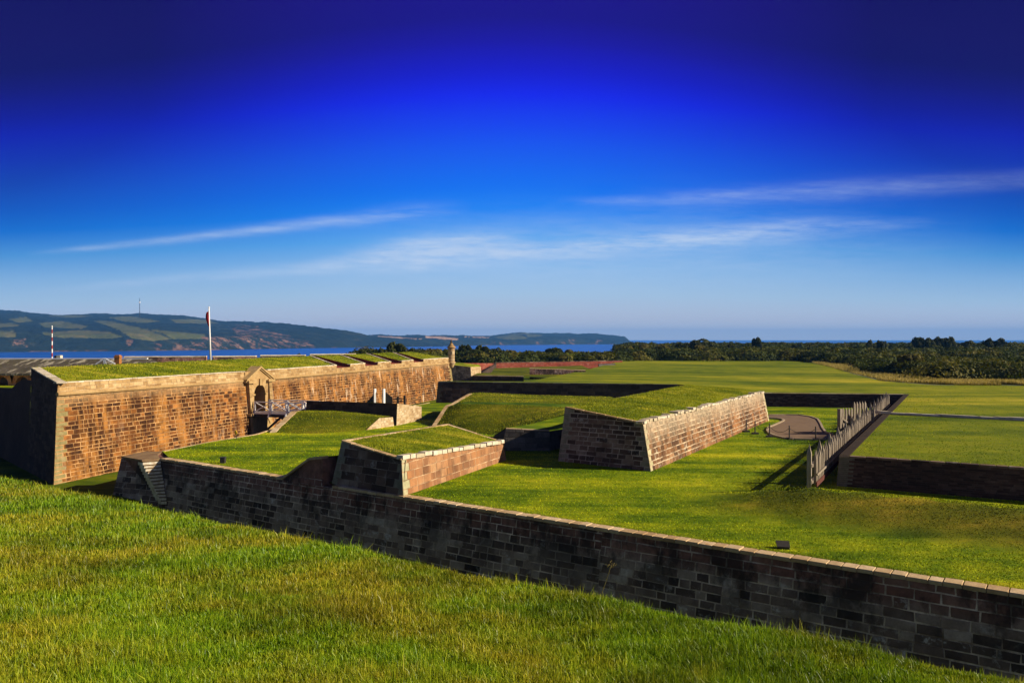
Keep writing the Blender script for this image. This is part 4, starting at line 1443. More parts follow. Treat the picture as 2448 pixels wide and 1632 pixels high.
# pediment: tympanum, horizontal ends and raking cornices
apex = (gw0 + gw1) / 2
ph = 1.12
zb = zc - .02
B.hexa([gp(gw0 - .05, zb, .35), gp(gw1 + .05, zb, .35), gp(apex, zb + ph - .15, .35)], [gp(gw0 - .05, zb, -.3), gp(gw1 + .05, zb, -.3), gp(apex, zb + ph - .15, -.3)], (.45, .4, 0, 0))
for sg in (-1, 1):
    e_ = gw0 - .35 if sg < 0 else gw1 + .35
    for o_, th_, dz in ((.56, .14, .0), (.46, .11, -.13)):
        a_, b_ = (e_, zb + .02 + dz), (apex, zb + ph + dz)
        B.hexa([gp(a_[0], a_[1], o_), gp(b_[0], b_[1], o_), gp(b_[0], b_[1], -.5), gp(a_[0], a_[1], -.5)],
               [gp(a_[0], a_[1] + th_, o_), gp(b_[0], b_[1] + th_, o_), gp(b_[0], b_[1] + th_, -.5), gp(a_[0], a_[1] + th_, -.5)], (.75, .6, .8, 0))
    e2 = gw0 + .25 if sg < 0 else gw1 - .25
    B.box(gp(e2, zb - .1, .4), wdir * .5, wout * .3, V(0, 0, .09), (.8, .6, 1, 0))
B.build('pediment', 'parapet', cw)
B = MB()
B.poly([gp(sc - rr - .1, zdk, -1.5), gp(sc + rr + .1, zdk, -1.5), gp(sc + rr + .1, zspr + rr + .1, -1.5), gp(sc - rr - .1, zspr + rr + .1, -1.5)])
for k_ in range(6):
    s_ = sc - rr + .14 + k_ * .28
    B.box(gp(s_, (zdk + zspr) / 2 + .3, -1.46), wdir * .11, wout * .025, V(0, 0, 1.05))
B.build('door', 'dark', cw)
# behind the gateway up to the parapet
B = MB()
masonry(B, [top_pt(-.5, -.02, zc - .02), top_pt(3.0, -.02, zc - .02), top_pt(3.0, -.02, zt), top_pt(-.5, -.02, zt)], .24, (.35, .8), 95, wout, mort=.02, depth=.02)
B.build('gate_parapet', 'parapet', cw)

# ---- bridge
bz = -6.5
br = thing('footbridge', gp(.9, bz, 2.5), 'white railed timber footbridge leading to the arched gate', 'bridge')
b0, b1 = gp(.9, bz, .75), gp(.9, bz, 5.9)
hw = 1.15
B = MB(); B.box((b0 + b1) / 2 - V(0, 0, .06), (b1 - b0) / 2, wdir * hw, V(0, 0, .05)); B.build('deck', 'deck', br)
for sg in (-1, 1):
    a, b = b0 + wdir * hw * sg, b1 + wdir * hw * sg
    B = MB(); B.bar(a - V(0, 0, .24), b - V(0, 0, .24), .14, .26); B.build('beam', 'wood_dark', br)
    B = MB(); B.bar(a + V(0, 0, .92), b + V(0, 0, .92), .1, .08); B.bar(a + V(0, 0, .08), b + V(0, 0, .08), .08, .08)
    B.bar(a - V(0, 0, .06) + wdir * .1 * sg, b - V(0, 0, .06) + wdir * .1 * sg, .05, .1)
    B.build('rail', 'white', br)
    for k_ in range(4):
        p = a.lerp(b, (k_ + .06) / 3.12)
        B = MB(); B.bar(p - V(0, 0, .25), p + V(0, 0, .9), .12, .12); B.build('post', 'white', br)
        if k_ in (1, 2):
            B = MB(); B.bar(p + V(0, 0, .75), p + wdir * sg * .5 - V(0, 0, .35), .1, .08); B.build('strut', 'white', br)
        if k_ < 3:
            q_ = a.lerp(b, (k_ + 1.06) / 3.12)
            B = MB(); B.bar(p + V(0, 0, .1), q_ + V(0, 0, .88), .06, .07); B.bar(p + V(0, 0, .88) + wdir * .065, q_ + V(0, 0, .1) + wdir * .065, .06, .07)
            B.build('cross_brace', 'white', br)
    for (u0_, u1_, zz) in ((.52, .06, -2.3), (.52, .95, -1.5)):
        B = MB(); B.bar(a.lerp(b, u0_) - V(0, 0, .36), a.lerp(b, u1_) + V(0, 0, zz), .16, .16); B.build('support', 'wood_dark', br)

# ---- low shaded wall with lit end, in front of the bridge head
tb = thing('tambour_wall', V(-13, 65, ZL), 'low shaded wall with a sunlit pale end beside the white bridge', 'stone wall')
tL, tR, tE, tK = V(-17.2, 66.7, -5.22), V(-9.2, 63.85, -5.24), V(-7.86, 68.3, -5.85), V(-16, 71, -5.85)
B = MB()
dn = lambda p, z=-7.08: V(p.x, p.y, z)
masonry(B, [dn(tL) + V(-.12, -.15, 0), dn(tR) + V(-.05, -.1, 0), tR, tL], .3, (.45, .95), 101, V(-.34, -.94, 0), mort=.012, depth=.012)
B.build('shaded_face', 'flank', tb)  # dark masonry copy puts this face's shade into its colour
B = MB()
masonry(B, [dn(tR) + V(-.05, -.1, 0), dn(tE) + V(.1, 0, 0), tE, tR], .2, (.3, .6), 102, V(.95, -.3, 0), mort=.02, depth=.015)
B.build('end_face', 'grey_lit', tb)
B = MB()
B.poly([dn(tE), dn(tK), tK, tE], (.4, .4, 0, 0)); B.poly([dn(tK), dn(tL), tL, tK], (.4, .4, 0, 0))
B.build('rear_face', 'grey', tb)
turf_top(tL, tR, tE, tK, 'turf', 'bank', tb, 12, 8, .03, .0, .02)
# bank in front of it
bk_ = thing('grass_bank', V(-14, 61, ZL), 'short rough grass bank with stone edged ends below the low shaded wall', 'earth bank')
kF0, kF1 = P(655, 1034, ZL), V(-11.2, 60.4, ZL)
kC0, kC1 = PY(706, 984.5, 64.2), V(-10.35, 62.15, -6.23)
kCm = PY(800, 986, 63.6)
B = MB()
vs, fs = strips([[kF0, P(760, 1037, ZL), kF1], [kC0, kCm, kC1], [kC0 + V(.3, 2.2, -.05), kCm + V(0, 2.2, -.05), V(-9.4, 64.4, -6.3)]], 8, .05)
B.add(vs, fs)
B.build('turf', 'bank', bk_, True)
B = MB()
wB, wC, wD = kC1, V(-9.4, 63.5, -6.27), V(-9.4, 63.5, -7.08)
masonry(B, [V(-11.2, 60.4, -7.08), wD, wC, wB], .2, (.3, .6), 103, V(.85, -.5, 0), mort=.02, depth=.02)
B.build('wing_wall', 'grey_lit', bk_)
B = MB()
coping(B, kF0 + V(-.2, 0, -.12), kC0 + V(-.2, 0, -.12), .35, .2, .7, V(.95, .3, 0), 104, .1, .02)
B.poly([kF0 + V(-.25, 0, -2.3), kC0 + V(-.25, 0, -3.5), kC0 + V(-.25, 0, -.05), kF0 + V(-.25, 0, -.05)], (.5, .5, 0, 0))
B.poly([kC0 + V(-.25, 0, -3.5), kC0 + V(-.25, 4, -3.5), kC0 + V(-.25, 4, -.1), kC0 + V(-.25, 0, -.05)], (.5, .5, 0, 0))
B.build('edge_coping', 'grey_lit', bk_)
# bridge abutment landing
B = MB()
lp = b1
B.box(lp + wout * 1.2 - V(0, 0, .33), wout * 1.25, wdir * 1.6, V(0, 0, .25)); B.build('landing', 'paving', bk_)

# ---- barrier behind the low wall: white posts, dark sloping cheeks, dark railing
bar_ = thing('barrier_gate', V(-12.3, 74, ZL), 'pair of white posts with dark sloping side panels in front of the fortress wall', 'gate')
Yb_ = 74.
for px_ in (896, 917.5):
    p = PY(px_, 929, Yb_)
    B = MB(); B.box(V(p.x, Yb_, (p.z + ZL) / 2), V(.07, .07, 0), V(-.07, .07, 0), V(0, 0, (p.z - ZL) / 2)); B.build('post', 'white', bar_)
for pts_ in ([(895, 941), (878, 959), (866, 990), (895, 990)], [(920, 936), (938, 950), (938, 990), (920, 990)]):
    a_ = [PY(x_, y_, Yb_ + .1) for x_, y_ in pts_]
    B = MB(); B.hexa(a_, [q_ + V(0, .12, 0) for q_ in a_]); B.build('side_panel', 'wood_dark', bar_)
rl = thing('dark_railing', V(-10.4, 73.6, ZL), 'short dark timber railing right of the white barrier posts', 'railing')
for px_, y_ in ((951, 948), (967, 945)):
    p = PY(px_, y_, 73.6)
    B = MB(); B.box(V(p.x, 73.6, (p.z + ZL) / 2), V(.09, 0, 0), V(0, .09, 0), V(0, 0, (p.z - ZL) / 2)); B.build('post', 'wood_dark', rl)
for y_ in (954, 960):
    B = MB(); B.bar(PY(939, y_, 73.6), PY(967, y_ - 1, 73.6), .1, .08); B.build('rail', 'wood_dark', rl)

# ---- bartizan
bx = Ce + V(.25, -.1, 0)
bt = thing('bartizan', bx, 'round stone sentry turret with conical cap on the far corner of the fortress wall', 'turret')
B = MB(); B.lathe(bx, [(.12, -.75), (.3, -.62), (.42, -.4), (.5, -.15), (.62, .05), (.64, .18), (.56, .22)], 18); B.build('corbel', 'grey_lit', bt, True)
B = MB()
for k_ in range(9):
    B.lathe(bx + V(0, 0, .22 + k_ * .225), [(.49, 0), (.5, .02), (.5, .205), (.49, .225)], 18, (rng.random(), rng.random(), 0, 0))
B.build('drum', 'grey_lit', bt)
B = MB(); B.lathe(bx, [(.5, 2.24), (.66, 2.3), (.68, 2.38), (.6, 2.44), (.42, 2.6), (.28, 2.8), (.17, 3.0)], 18); B.build('roof', 'parapet', bt, True)
B = MB(); B.lathe(bx, [(.12, 3.0), (.18, 3.06), (.1, 3.14), (.16, 3.25), (.12, 3.36), (.03, 3.5)], 12); B.build('finial', 'grey', bt, True)
B = MB()
dv = V(.06, -1, 0).normalized()
B.box(bx + dv * .49 + V(0, 0, 1.55), V(.07, 0, 0), V(0, .03, 0), V(0, 0, .22)); B.build('slit_window', 'dark', bt)

# ---- far flank beyond the turret
ff = thing('bastion_flank', V(-8, 121, -8.6), 'dark rubble bastion flank with a pale sunlit end beyond the turret', 'stone wall')
u0_, u1_, u2_ = PY(1074, 871, 120.2), PY(1125, 877, 120.5), PY(1149, 876.5, 130)
B = MB()
d9 = lambda p: V(p.x, p.y, -9)
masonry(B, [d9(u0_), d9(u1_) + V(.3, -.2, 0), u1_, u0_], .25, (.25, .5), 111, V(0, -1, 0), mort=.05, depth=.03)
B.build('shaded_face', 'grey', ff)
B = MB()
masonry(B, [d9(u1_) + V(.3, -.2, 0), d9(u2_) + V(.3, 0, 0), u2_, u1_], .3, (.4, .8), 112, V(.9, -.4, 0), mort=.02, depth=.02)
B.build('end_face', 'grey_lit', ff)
B = MB()
ux = PY(1090, 866, 128); uy = PY(1145, 871, 132)
B.poly([u0_, u1_, u2_, uy, ux]); B.build('turf', 'turf', ff)

# ---- far outworks
ow = thing('covered_way_terrace', V(0, 125, -6), 'flat grass terrace behind a low dark wall in the far outworks', 'terrace')
tz = -5.5
ta = [P(1131, 898, tz), P(1252, 900, tz), P(1330, 905, tz), V(14, 135, tz), V(14, 160, tz), P(1182, 880, tz), P(1174, 890.5, tz), P(1140, 892, tz)]
B = MB(); B.poly(ta); B.build('turf', 'bank', ow)
B = MB()
masonry(B, [V(ta[0].x, ta[0].y, -8.8), V(ta[1].x, ta[1].y, -8.8), ta[1] - V(0, 0, .05), ta[0] - V(0, 0, .05)], .25, (.4, .8), 113, V(0, -1, 0), mort=.02, depth=.02)
B.build('wall_face', 'flank', ow)
B = MB(); coping(B, ta[0] - V(0, 0, .05), ta[1] - V(0, 0, .05), .5, .12, .9, V(0, 1, 0), 114, .05, .02); B.build('coping', 'coping', ow)
s2 = thing('rubble_wall', V(10, 138, -6.4), 'low grey rubble wall half hidden by the field edge in the far outworks', 'stone wall')
a_, b_ = PY(1266, 881, 120), PY(1400, 885.5, 121)
B = MB(); masonry(B, [V(a_.x, a_.y, -6.2), V(b_.x, b_.y, -6.2), b_, a_], .22, (.25, .5), 115, V(0, -1, 0), mort=.06, depth=.04); B.build('wall_face', 'near', s2)
B = MB(); coping(B, a_, b_, .4, .08, .8, V(0, 1, 0), 116, .03, .02); B.build('coping', 'coping', s2)
rw = thing('red_brick_wall', V(5, 170, -7), 'long low red brick wall at the far edge of the fort outworks', 'brick wall')
a_, b_ = PY(1183, 867.5, 160), PY(1488, 862.5, 176)
B = MB(); masonry(B, [V(a_.x, a_.y, -7.2), V(b_.x, b_.y, -7.2), b_, a_], .3, (.5, 1.), 117, V(.3, -.95, 0), mort=.02, depth=.015)
B.build('wall_face', 'brick_red', rw)
B = MB(); coping(B, a_, b_, .5, .12, 1.2, V(-.1, 1, 0), 118, .05, .02)
B.box(V(a_.x, a_.y, -6.3), V(.3, 0, 0), V(0, .3, 0), V(0, 0, 1.35)); B.build('coping', 'ravelin_shade', rw)
c_, d_ = PY(1102, 867.5, 150), PY(1180, 868, 159)
B = MB(); masonry(B, [V(c_.x, c_.y, -8.5), V(d_.x, d_.y, -8.5), d_, c_], .3, (.5, 1.), 119, V(.3, -.95, 0), mort=.02, depth=.015); B.build('return_wall', 'brick_red', rw)
B = MB(); e0_ = PY(1182, 869, 158); e1_ = PY(1150, 890, 148); B.hexa([V(e0_.x, e0_.y, -8.5), V(e1_.x, e1_.y, -8.5), V(e1_.x + .4, e1_.y, -8.5), V(e0_.x + .4, e0_.y, -8.5)], [e0_, e1_, e1_ + V(.4, 0, 0), e0_ + V(.4, 0, 0)]); B.build('shadow_wedge', 'flank', rw)  # dark wedge added in place of the shadow on the brick
sg_ = thing('field_drain', P(1452, 873, -5.4), 'small sunken stone slab at the left edge of the far field', 'stone slab')
a_ = P(1430, 874, -5.32); b_ = P(1470, 872, -5.32)
B = MB(); B.hexa([a_ + V(0, -1.5, -.1), b_ + V(0, -1.5, -.1), b_, a_], [a_ + V(0, -1.5, .25), b_ + V(0, -1.5, .1), b_ + V(0, 0, .3), a_ + V(0, 0, .35)]); B.build('slab', 'grey', sg_)

# ================================================================== BUILDINGS BEHIND THE WALL, LEFT
cb = thing('casemate_building', V(-42, 77, -4), 'long low building with mossy slab roof and brick arches on the far left', 'building')
e0, e1 = V(-75, 75, -3.32), V(-30.8, 75, -3.32)
rdg0, rdg1 = V(-75, 80, -2.1), V(-36.5, 80, -2.12)
B = MB(); B.hexa([V(-75, 74.4, -3.5), V(-31, 74.4, -3.5), V(-36.2, 80, -2.28), V(-75, 80, -2.28)], [V(-75, 74.4, -3.32), V(-31, 74.4, -3.32), V(-36.2, 80, -2.1), V(-75, 80, -2.1)])
r_ = B.build('roof', 'slab', cb)
B = MB(); B.bar(V(-75, 80, -2.06), V(-36.6, 80, -2.06), .3, .1); B.build('ridge', 'white', cb)
B = MB()
# brick arcade wall
aw = 1.93; x0_ = -47.1
zb_, zs_, zt_ = -5.4, -4.28, -3.5
xx = x0_ - aw * 12
while xx < -33:
    cx_ = xx + aw / 2; ra = .62
    prof = [(cx_ - ra, zb_), (cx_ - ra, zs_)] + [(cx_ - ra * math.cos(math.pi * k_ / 10), zs_ + .66 * math.sin(math.pi * k_ / 10)) for k_ in range(1, 10)] + [(cx_ + ra, zs_), (cx_ + ra, zb_)]
    po = [(xx, zb_), (xx, zs_)] + [(xx + aw * k_ / 10, zt_) for k_ in range(1, 10)] + [(xx + aw, zs_), (xx + aw, zb_)]
    for k_ in range(len(prof) - 1):
        B.poly([V(prof[k_][0], 75, prof[k_][1]), V(prof[k_ + 1][0], 75, prof[k_ + 1][1]), V(po[k_ + 1][0], 75, po[k_ + 1][1]), V(po[k_][0], 75, po[k_][1])], (rng.random(), .5, 0, 0))
        B.poly([V(prof[k_][0], 75, prof[k_][1]), V(prof[k_ + 1][0], 75, prof[k_ + 1][1]), V(prof[k_ + 1][0], 75.7, prof[k_ + 1][1]), V(prof[k_][0], 75.7, prof[k_][1])], (.8, .5, 0, 0))
    xx += aw
B.build('arcade', 'arcade_brick', cb)
B = MB(); B.poly([V(-75, 75.7, -5.4), V(-31, 75.7, -5.4), V(-31, 75.7, -3.45), V(-75, 75.7, -3.45)]); B.build('arch_infill', 'plaster', cb)
tg = sheet('terreplein', [V(-80, 105.5, -4.45), V(-52.0, 75.6, -4.45), V(-40.6, 63.3, -4.45), V(-34.0, 56.2, -4.45), V(-31, 62, -4.45), V(-31, 75.9, -4.45)], 'lawn', lambda x, y: -4.45, 1.5)
tag(tg, kind='structure')
ch = thing('chimney_stack', V(-37.5, 76, -2.8), 'orange brick chimney rising behind the turf parapet on the left', 'chimney')
cc = PY(282, 858, 74.2)
B = MB(); B.abox(cc.x - .23, cc.x + .23, cc.y - .23, cc.y + .23, -3.4, -1.68); B.build('shaft', 'chimney', ch)
B = MB(); B.abox(cc.x - .27, cc.x + .27, cc.y - .27, cc.y + .27, -1.84, -1.66); B.abox(cc.x - .2, cc.x + .2, cc.y - .2, cc.y + .2, -1.66, -1.56); B.build('cap', 'chimney', ch)
wf = thing('white_hatch_frame', V(-39.5, 72, -2.5), 'white painted A shaped handrail standing by the brick chimney', 'handrail')
Yw_ = 72.
for a_, b_ in (((249, 857.5), (229, 870)), ((248, 857.5), (249.5, 869.5)), ((251, 857.5), (253.5, 869.5)), ((251, 857), (275, 869.5))):
    B = MB(); B.bar(PY(a_[0], a_[1], Yw_), PY(b_[0], b_[1], Yw_), .1, .1); B.build('rail', 'white', wf)
wh = thing('white_cabinet', V(-50, 90, -2.4), 'small cream equipment cabinet beside the striped mast', 'cabinet')
p = PY(139, 854, 90)
B = MB(); B.abox(p.x - .2, p.x + .24, 90, 90.5, -2.6, -1.95); B.build('body', 'hutgrey', wh)
B = MB(); B.abox(p.x - .48, p.x - .2, 90.05, 90.5, -2.6, -1.98); B.build('shaded_end', 'iron', wh)  # black block stands in for the shade on the cabinet's end
p = PY(124.5, 858, 92)
ms = thing('striped_mast', p, 'thin red and white banded mast behind the slab roof', 'mast')
ztop = PY(124, 778, 92).z
for k_ in range(9):
    za, zb2 = -2.6 + (ztop + 2.6) * k_ / 9, -2.6 + (ztop + 2.6) * (k_ + 1) / 9
    B = MB(); B.tube([V(p.x, 92, za), V(p.x, 92, zb2)], [.075 - .003 * k_] * 2, 8)
    B.build('band', 'white' if k_ % 2 == 0 else 'mastred', ms)

# low stone parapets behind the crest
la = [('first low stone parapet with pale coping, between the brick chimney and the flagpole', 296, 491, 854, 853, 84, 86, 866), ('short low stone parapet just right of the flagpole', 508, 611, 853, 852.2, 90, 92, 862),
      ('longer low stone parapet above the arched gate', 622, 729, 850.5, 849.7, 95, 97, 858), ('farthest low stone parapet beside the brick embrasures', 741, 849, 848, 846.5, 103, 106, 853)]
for lb, xa, xb, ya, yb, Ya, Yb2, ybm in la:
    t = thing('low_parapet', PY((xa + xb) / 2, ybm, Ya), lb, 'stone wall', 'low parapets behind the turf')
    a_, b_ = PY(xa, ya, Ya), PY(xb, yb, Yb2)
    B = MB(); masonry(B, [a_ - V(0, 0, .95), b_ - V(0, 0, .95), b_, a_], .2, (.25, .55), xa, V(0, -1, 0), mort=.03, depth=.02); B.hexa([a_ + V(0, .05, -.95), b_ + V(0, .05, -.95), b_ + V(0, .5, -.95), a_ + V(0, .5, -.95)], [a_ + V(0, .05, 0), b_ + V(0, .05, 0), b_ + V(0, .5, 0), a_ + V(0, .5, 0)]); B.build('wall_face', 'near' if xa < 600 else 'grey', t)
    B = MB(); coping(B, a_, b_, .55, .1, .8, V(0, 1, 0), 120, .05, .01); B.build('coping', 'coping_white', t)
# inner terreplein behind the parapet crest
tg = sheet('rampart_walk', [V(Fk.x - .2, Fk.y, -2.9), top_pt(sE, TH, -2.9), V(-17, 125, -2.9), V(-40, 110, -2.9), V(-36, 76, -2.9), V(-36, 60, -2.9)], 'ditch', lambda x, y: -2.75, 4.)
tag(tg, kind='structure')

# flagpole
p = PY(503.5, 860, 86)
fp = thing('flagpole', V(p.x, p.y, -2.75), 'white flagpole with limp red flag on the turf rampart', 'flagpole')
zt2 = PY(500, 736, 86).z
xt = PY(499.5, 736, 86).x
B = MB(); B.tube([V(p.x, 86, -2.75), V(xt, 86, zt2)], [.105, .055], 10); B.build('pole', 'white', fp, True)
B = MB(); B.lathe(V(xt, 86, zt2), [(.05, 0), (.09, .05), (.07, .12), (.01, .15)], 10); B.build('finial', 'white', fp, True)
B = MB()
zf0 = PY(500, 744, 86).z; zf1 = PY(500, 778, 86).z
nzv = 14
vs = []
for k_ in range(nzv + 1):
    t_ = k_ / nzv
    z_ = zf0 + (zf1 - zf0) * t_
    w_ = .08 + .26 * math.sin(math.pi * min(1, t_ * .9 + .08)) * (1 - .35 * t_)
    for j_ in range(7):
        u_ = j_ / 6
        vs.append(V(xt - .04 - w_ * u_ + .1 * t_, 86 - .1 + .09 * math.sin(u_ * 11 + t_ * 3) , z_ - .12 * u_))
B.add(vs, [(k_ * 7 + j_, k_ * 7 + j_ + 1, (k_ + 1) * 7 + j_ + 1, (k_ + 1) * 7 + j_) for k_ in range(nzv) for j_ in range(6)])
o = B.build('flag', 'flag', fp, True)
so = o.modifiers.new('solid', 'SOLIDIFY'); so.thickness = .015

# small things on the lawn
p = P(533, 1106, ZL)
t = thing('lawn_lamp_box', p, 'small dark box on the lawn edge above the left part of the long wall', 'box')
B = MB(); B.abox(p.x - .13, p.x + .13, p.y - .12, p.y + .12, ZL, ZL + .3); B.build('housing', 'iron', t)
B = MB(); B.abox(p.x - .16, p.x + .16, p.y - .15, p.y + .15, ZL + .3, ZL + .33); B.build('lid', 'iron', t)
p = P(1874, 1310, ZL)
t = thing('floodlight_housing', p, 'dark slanted floodlight box lying on the lawn near the long wall', 'box')
B = MB()
ax, ay = V(.18, -.05, 0), V(.04, .13, 0)
b_ = [p - ax - ay, p + ax - ay, p + ax + ay, p - ax + ay]
B.hexa(b_, [b_[0] + V(-.02, 0, .06), b_[1] + V(-.02, 0, .06), b_[2] + V(-.05, 0, .2), b_[3] + V(-.05, 0, .2)]); B.build('housing', 'iron', t)
B = MB(); c_ = [b_[0] + V(-.04, -.02, .068), b_[1] + V(.0, -.02, .068), b_[2] + V(-.02, 0, .21), b_[3] + V(-.08, 0, .21)]
B.hexa(c_, [q_ + V(0, -.005, .02) for q_ in c_]); B.build('cover', 'wood_dark', t)
p = P(565, 1050, ZL)
t = thing('warning_sign', p, 'small yellow warning sign at the ditch edge below the arched gate', 'sign')
B = MB(); B.tube([p, p + V(0, 0, .42)], [.02, .02], 6); B.build('stem', 'iron', t)
B = MB(); d_ = V(.85, -.5, 0)
a_ = [p + V(0, 0, .3), p + d_ * .16 + V(0, 0, .46), p + V(0, 0, .66), p - d_ * .16 + V(0, 0, .5)]
B.hexa([q_ + V(-.02, -.03, 0) for q_ in a_], [q_ + V(-.035, -.055, 0) for q_ in a_]); B.build('panel', 'yellow', t)

# small fence posts at the far edge of the field
for k_, px_ in enumerate((1493, 1521, 1575, 1609, 1637, 1690, 1722, 1780, 1807, 1863)):
    p = P(px_, 861.2, -5.6)
    B = MB(); B.tube([p, p + V(0, 0, .75)], [.11, .09], 6)
    o = B.build('fence_post', 'hutgrey')
    tag(o, 'short pale post in the far row between mown field and scrub', 'post', 'pale posts along the far field edge')

# dry stalk in the foreground
st_ = PY(1428, 1400, 8.15)
t = thing('dry_weed', st_, 'tall dry seed stalk leaning right against the dark wall', 'weed')
B = MB()
st_.z = slope_z(st_.x, st_.y)
q_ = PY(1462, 1349, 8.1)
B.tube([st_, st_.lerp(q_, .5) + V(-.02, 0, .03), q_], [.004, .0035, .003], 5); B.build('stem', 'drygrass', t)
B = MB()
for k_ in range(26):
    c_ = q_ + V(rng.gauss(0, .025), rng.gauss(0, .02), rng.gauss(0, .02))
    B.box(c_, V(.004, 0, .003), V(0, .004, 0), V(-.002, 0, .004))
B.build('seed_head', 'drygrass', t)

# ================================================================== TREES
def crown_mesh(name, seed, mat, nl=3000, flat=.72, leaf=.058):
    """unit crown (radius 1, base at z=0): leaf clumps over several overlapping lobes, uneven outline with gaps"""
    r = np.random.default_rng(seed)
    k = r.integers(9, 14)
    lob = []
    for i in range(k):
        a = r.uniform(0, 2 * np.pi); d = r.uniform(0, .62) ** .8
        lob.append((d * np.cos(a), d * np.sin(a), r.uniform(.42, 1.05 * flat + .35) * (1 - .35 * d), r.uniform(.26, .46)))
    lob = np.array(lob)
    ch = r.integers(0, k, nl)
    dirs = r.normal(size=(nl, 3)); dirs /= np.linalg.norm(dirs, axis=1)[:, None]
    rad = lob[ch, 3] * r.uniform(.82, 1.04, nl)
    c = lob[ch, :3] + dirs * rad[:, None] * np.array([1, 1, .8])
    c[:, 2] = np.maximum(c[:, 2], .12 + .1 * r.random(nl))
    nrm = dirs + r.normal(size=(nl, 3)) * .55
    nrm /= np.linalg.norm(nrm, axis=1)[:, None]
    t1 = np.cross(nrm, r.normal(size=(nl, 3))); t1 /= np.linalg.norm(t1, axis=1)[:, None]
    t2 = np.cross(nrm, t1)
    s = leaf * r.uniform(.6, 1.4, nl)[:, None]
    Vv = np.stack([c - t1 * s - t2 * s * .6, c + t1 * s - t2 * s * .7, c + t1 * s * .8 + t2 * s * .7, c - t1 * s * .9 + t2 * s * .6], 1).reshape(-1, 3)
    quads = np.arange(nl * 4).reshape(-1, 4)
    lt = r.uniform(.0, 1, k)
    tint = np.repeat(np.clip(.5 * lt[ch] + .5 * r.random(nl), 0, 1), 4)
    o = np_mesh(name, Vv, quads, np.zeros((0, 3), int), tint, mat)
    me = o.data
    bpy.data.objects.remove(o)
    return me
crowns = {}
for mt_ in ('leaf', 'leaf_brown', 'leaf_bright'):
    crowns[mt_] = [crown_mesh('crown_' + mt_, 100 + i * 7 + len(mt_), mt_) for i in range(4 if mt_ == 'leaf' else 2)]
def trunk_mesh(seed):
    r = random.Random(seed)
    B = MB()
    B.tube([V(0, 0, -.1), V(.01, 0, .3), V(.03, .02, .7)], [.075, .05, .03], 7)
    for k in range(5):
        a = r.uniform(0, 6.28)
        B.tube([V(.01, 0, .25 + .06 * k), V(.25 * math.cos(a), .25 * math.sin(a), .5 + .06 * k), V(.42 * math.cos(a + .3), .42 * math.sin(a + .3), .72)], [.03, .018, .008], 5)
    o = B.build('trunk', 'bark')
    me = o.data
    bpy.data.objects.remove(o)
    return me
trunks = [trunk_mesh(i) for i in range(3)]
def tree(px_, ytop, wpx, Y, ybase_z, label, mat='leaf', group='trees and tall bushes beyond the field', hs=1.):
    top = PY(px_, ytop, Y)
    hgt = (top.z - ybase_z)
    wr_ = wpx / F * Y / 2
    root = thing('broadleaf_tree' if mat != 'leaf_brown' else 'olive_bush', V(top.x, Y, ybase_z), label, 'tree' if hgt > 3 else 'bush', group)
    me = rng.choice(crowns[mat])
    zs = max(v.co.z for v in me.vertices)
    o = bpy.data.objects.new('crown', me); col.objects.link(o); o.parent = root
    o.scale = (wr_ / .8, wr_ / .8, hgt / zs); o.rotation_euler.z = rng.uniform(0, 6.28)
    t = bpy.data.objects.new('trunk', rng.choice(trunks)); col.objects.link(t); t.parent = root
    t.scale = (wr_, wr_, hgt * .9)
G = 'trees and tall bushes beyond the field'
tree(949, 815, 58, 165, -6.3, 'large rounded dark tree rising behind the turf rampart against the sea')
tree(918, 829, 40, 162, -6.3, 'dark bush on the left foot of the large rounded tree behind the turf rampart')
tree(985, 830, 40, 166, -6.3, 'dark bush on the right foot of the large rounded tree behind the turf rampart')
tree(871, 832, 38, 158, -6.3, 'small bush left of the large rounded tree, at the end of the far parapet')
tree(712, 843, 20, 140, -4.5, 'tiny dark bush peeping over the low parapet above the arched gate')
tree(1035, 831, 56, 190, -6.4, 'olive bush immediately left of the stone sentry turret', 'leaf_brown')
tree(1012, 836, 50, 186, -6.4, 'low olive bush farther left of the sentry turret', 'leaf_brown')
tree(1068, 832, 40, 200, -6.4, 'dark tree half hidden behind the sentry turret')
tree(1111, 822, 34, 195, -6.4, 'dark rounded tree immediately right of the sentry turret')
tree(1155, 823, 44, 195, -6.4, 'second rounded tree right of the sentry turret, broader and taller')
tree(1132, 832, 40, 192, -6.4, 'low bush between the two rounded trees right of the sentry turret')
tree(1192, 829, 28, 205, -6.4, 'small rounded tree with the sea gap on its right')
tree(1228, 835, 50, 215, -6.4, 'flat topped bush below the strip of sea, left of the dark round bush', 'leaf_brown')
tree(1328, 829, 50, 215, -6.4, 'dark round bush in front of the sea under the blue headland')
tree(1362, 834, 40, 210, -6.4, 'olive bush right of the dark round bush under the headland', 'leaf_brown')
tree(1354, 842, 32, 196, -6.4, 'single bright yellow green bush in the dark scrub', 'leaf_bright')
tree(1500, 827, 36, 240, -6.3, 'small olive bush at the right end of the open sea strip', 'leaf_brown')
tree(1535, 821, 48, 240, -6.3, 'tall rounded olive tree at the right end of the open sea strip', 'leaf_brown')
tree(1592, 823, 50, 245, -6.3, 'broad olive tree midway between the sea strip and the domed tree', 'leaf_brown')
tree(1632, 819, 34, 270, -6.3, 'dark bush left of the domed tree on the skyline')
tree(1682, 808, 62, 270, -6.3, 'broad domed dark tree standing above the skyline')
tree(1680, 823, 52, 235, -6.3, 'brownish rounded bush in front of the domed dark tree', 'leaf_brown')
tree(1745, 820, 40, 260, -6.3, 'low bush on the skyline right of the domed tree')
tree(1811, 804, 26, 300, -6.3, 'lone upright dark tree standing clear above the skyline')
tree(2078, 810, 24, 300, -6.2, 'left of two small round trees on the skyline behind the heath')
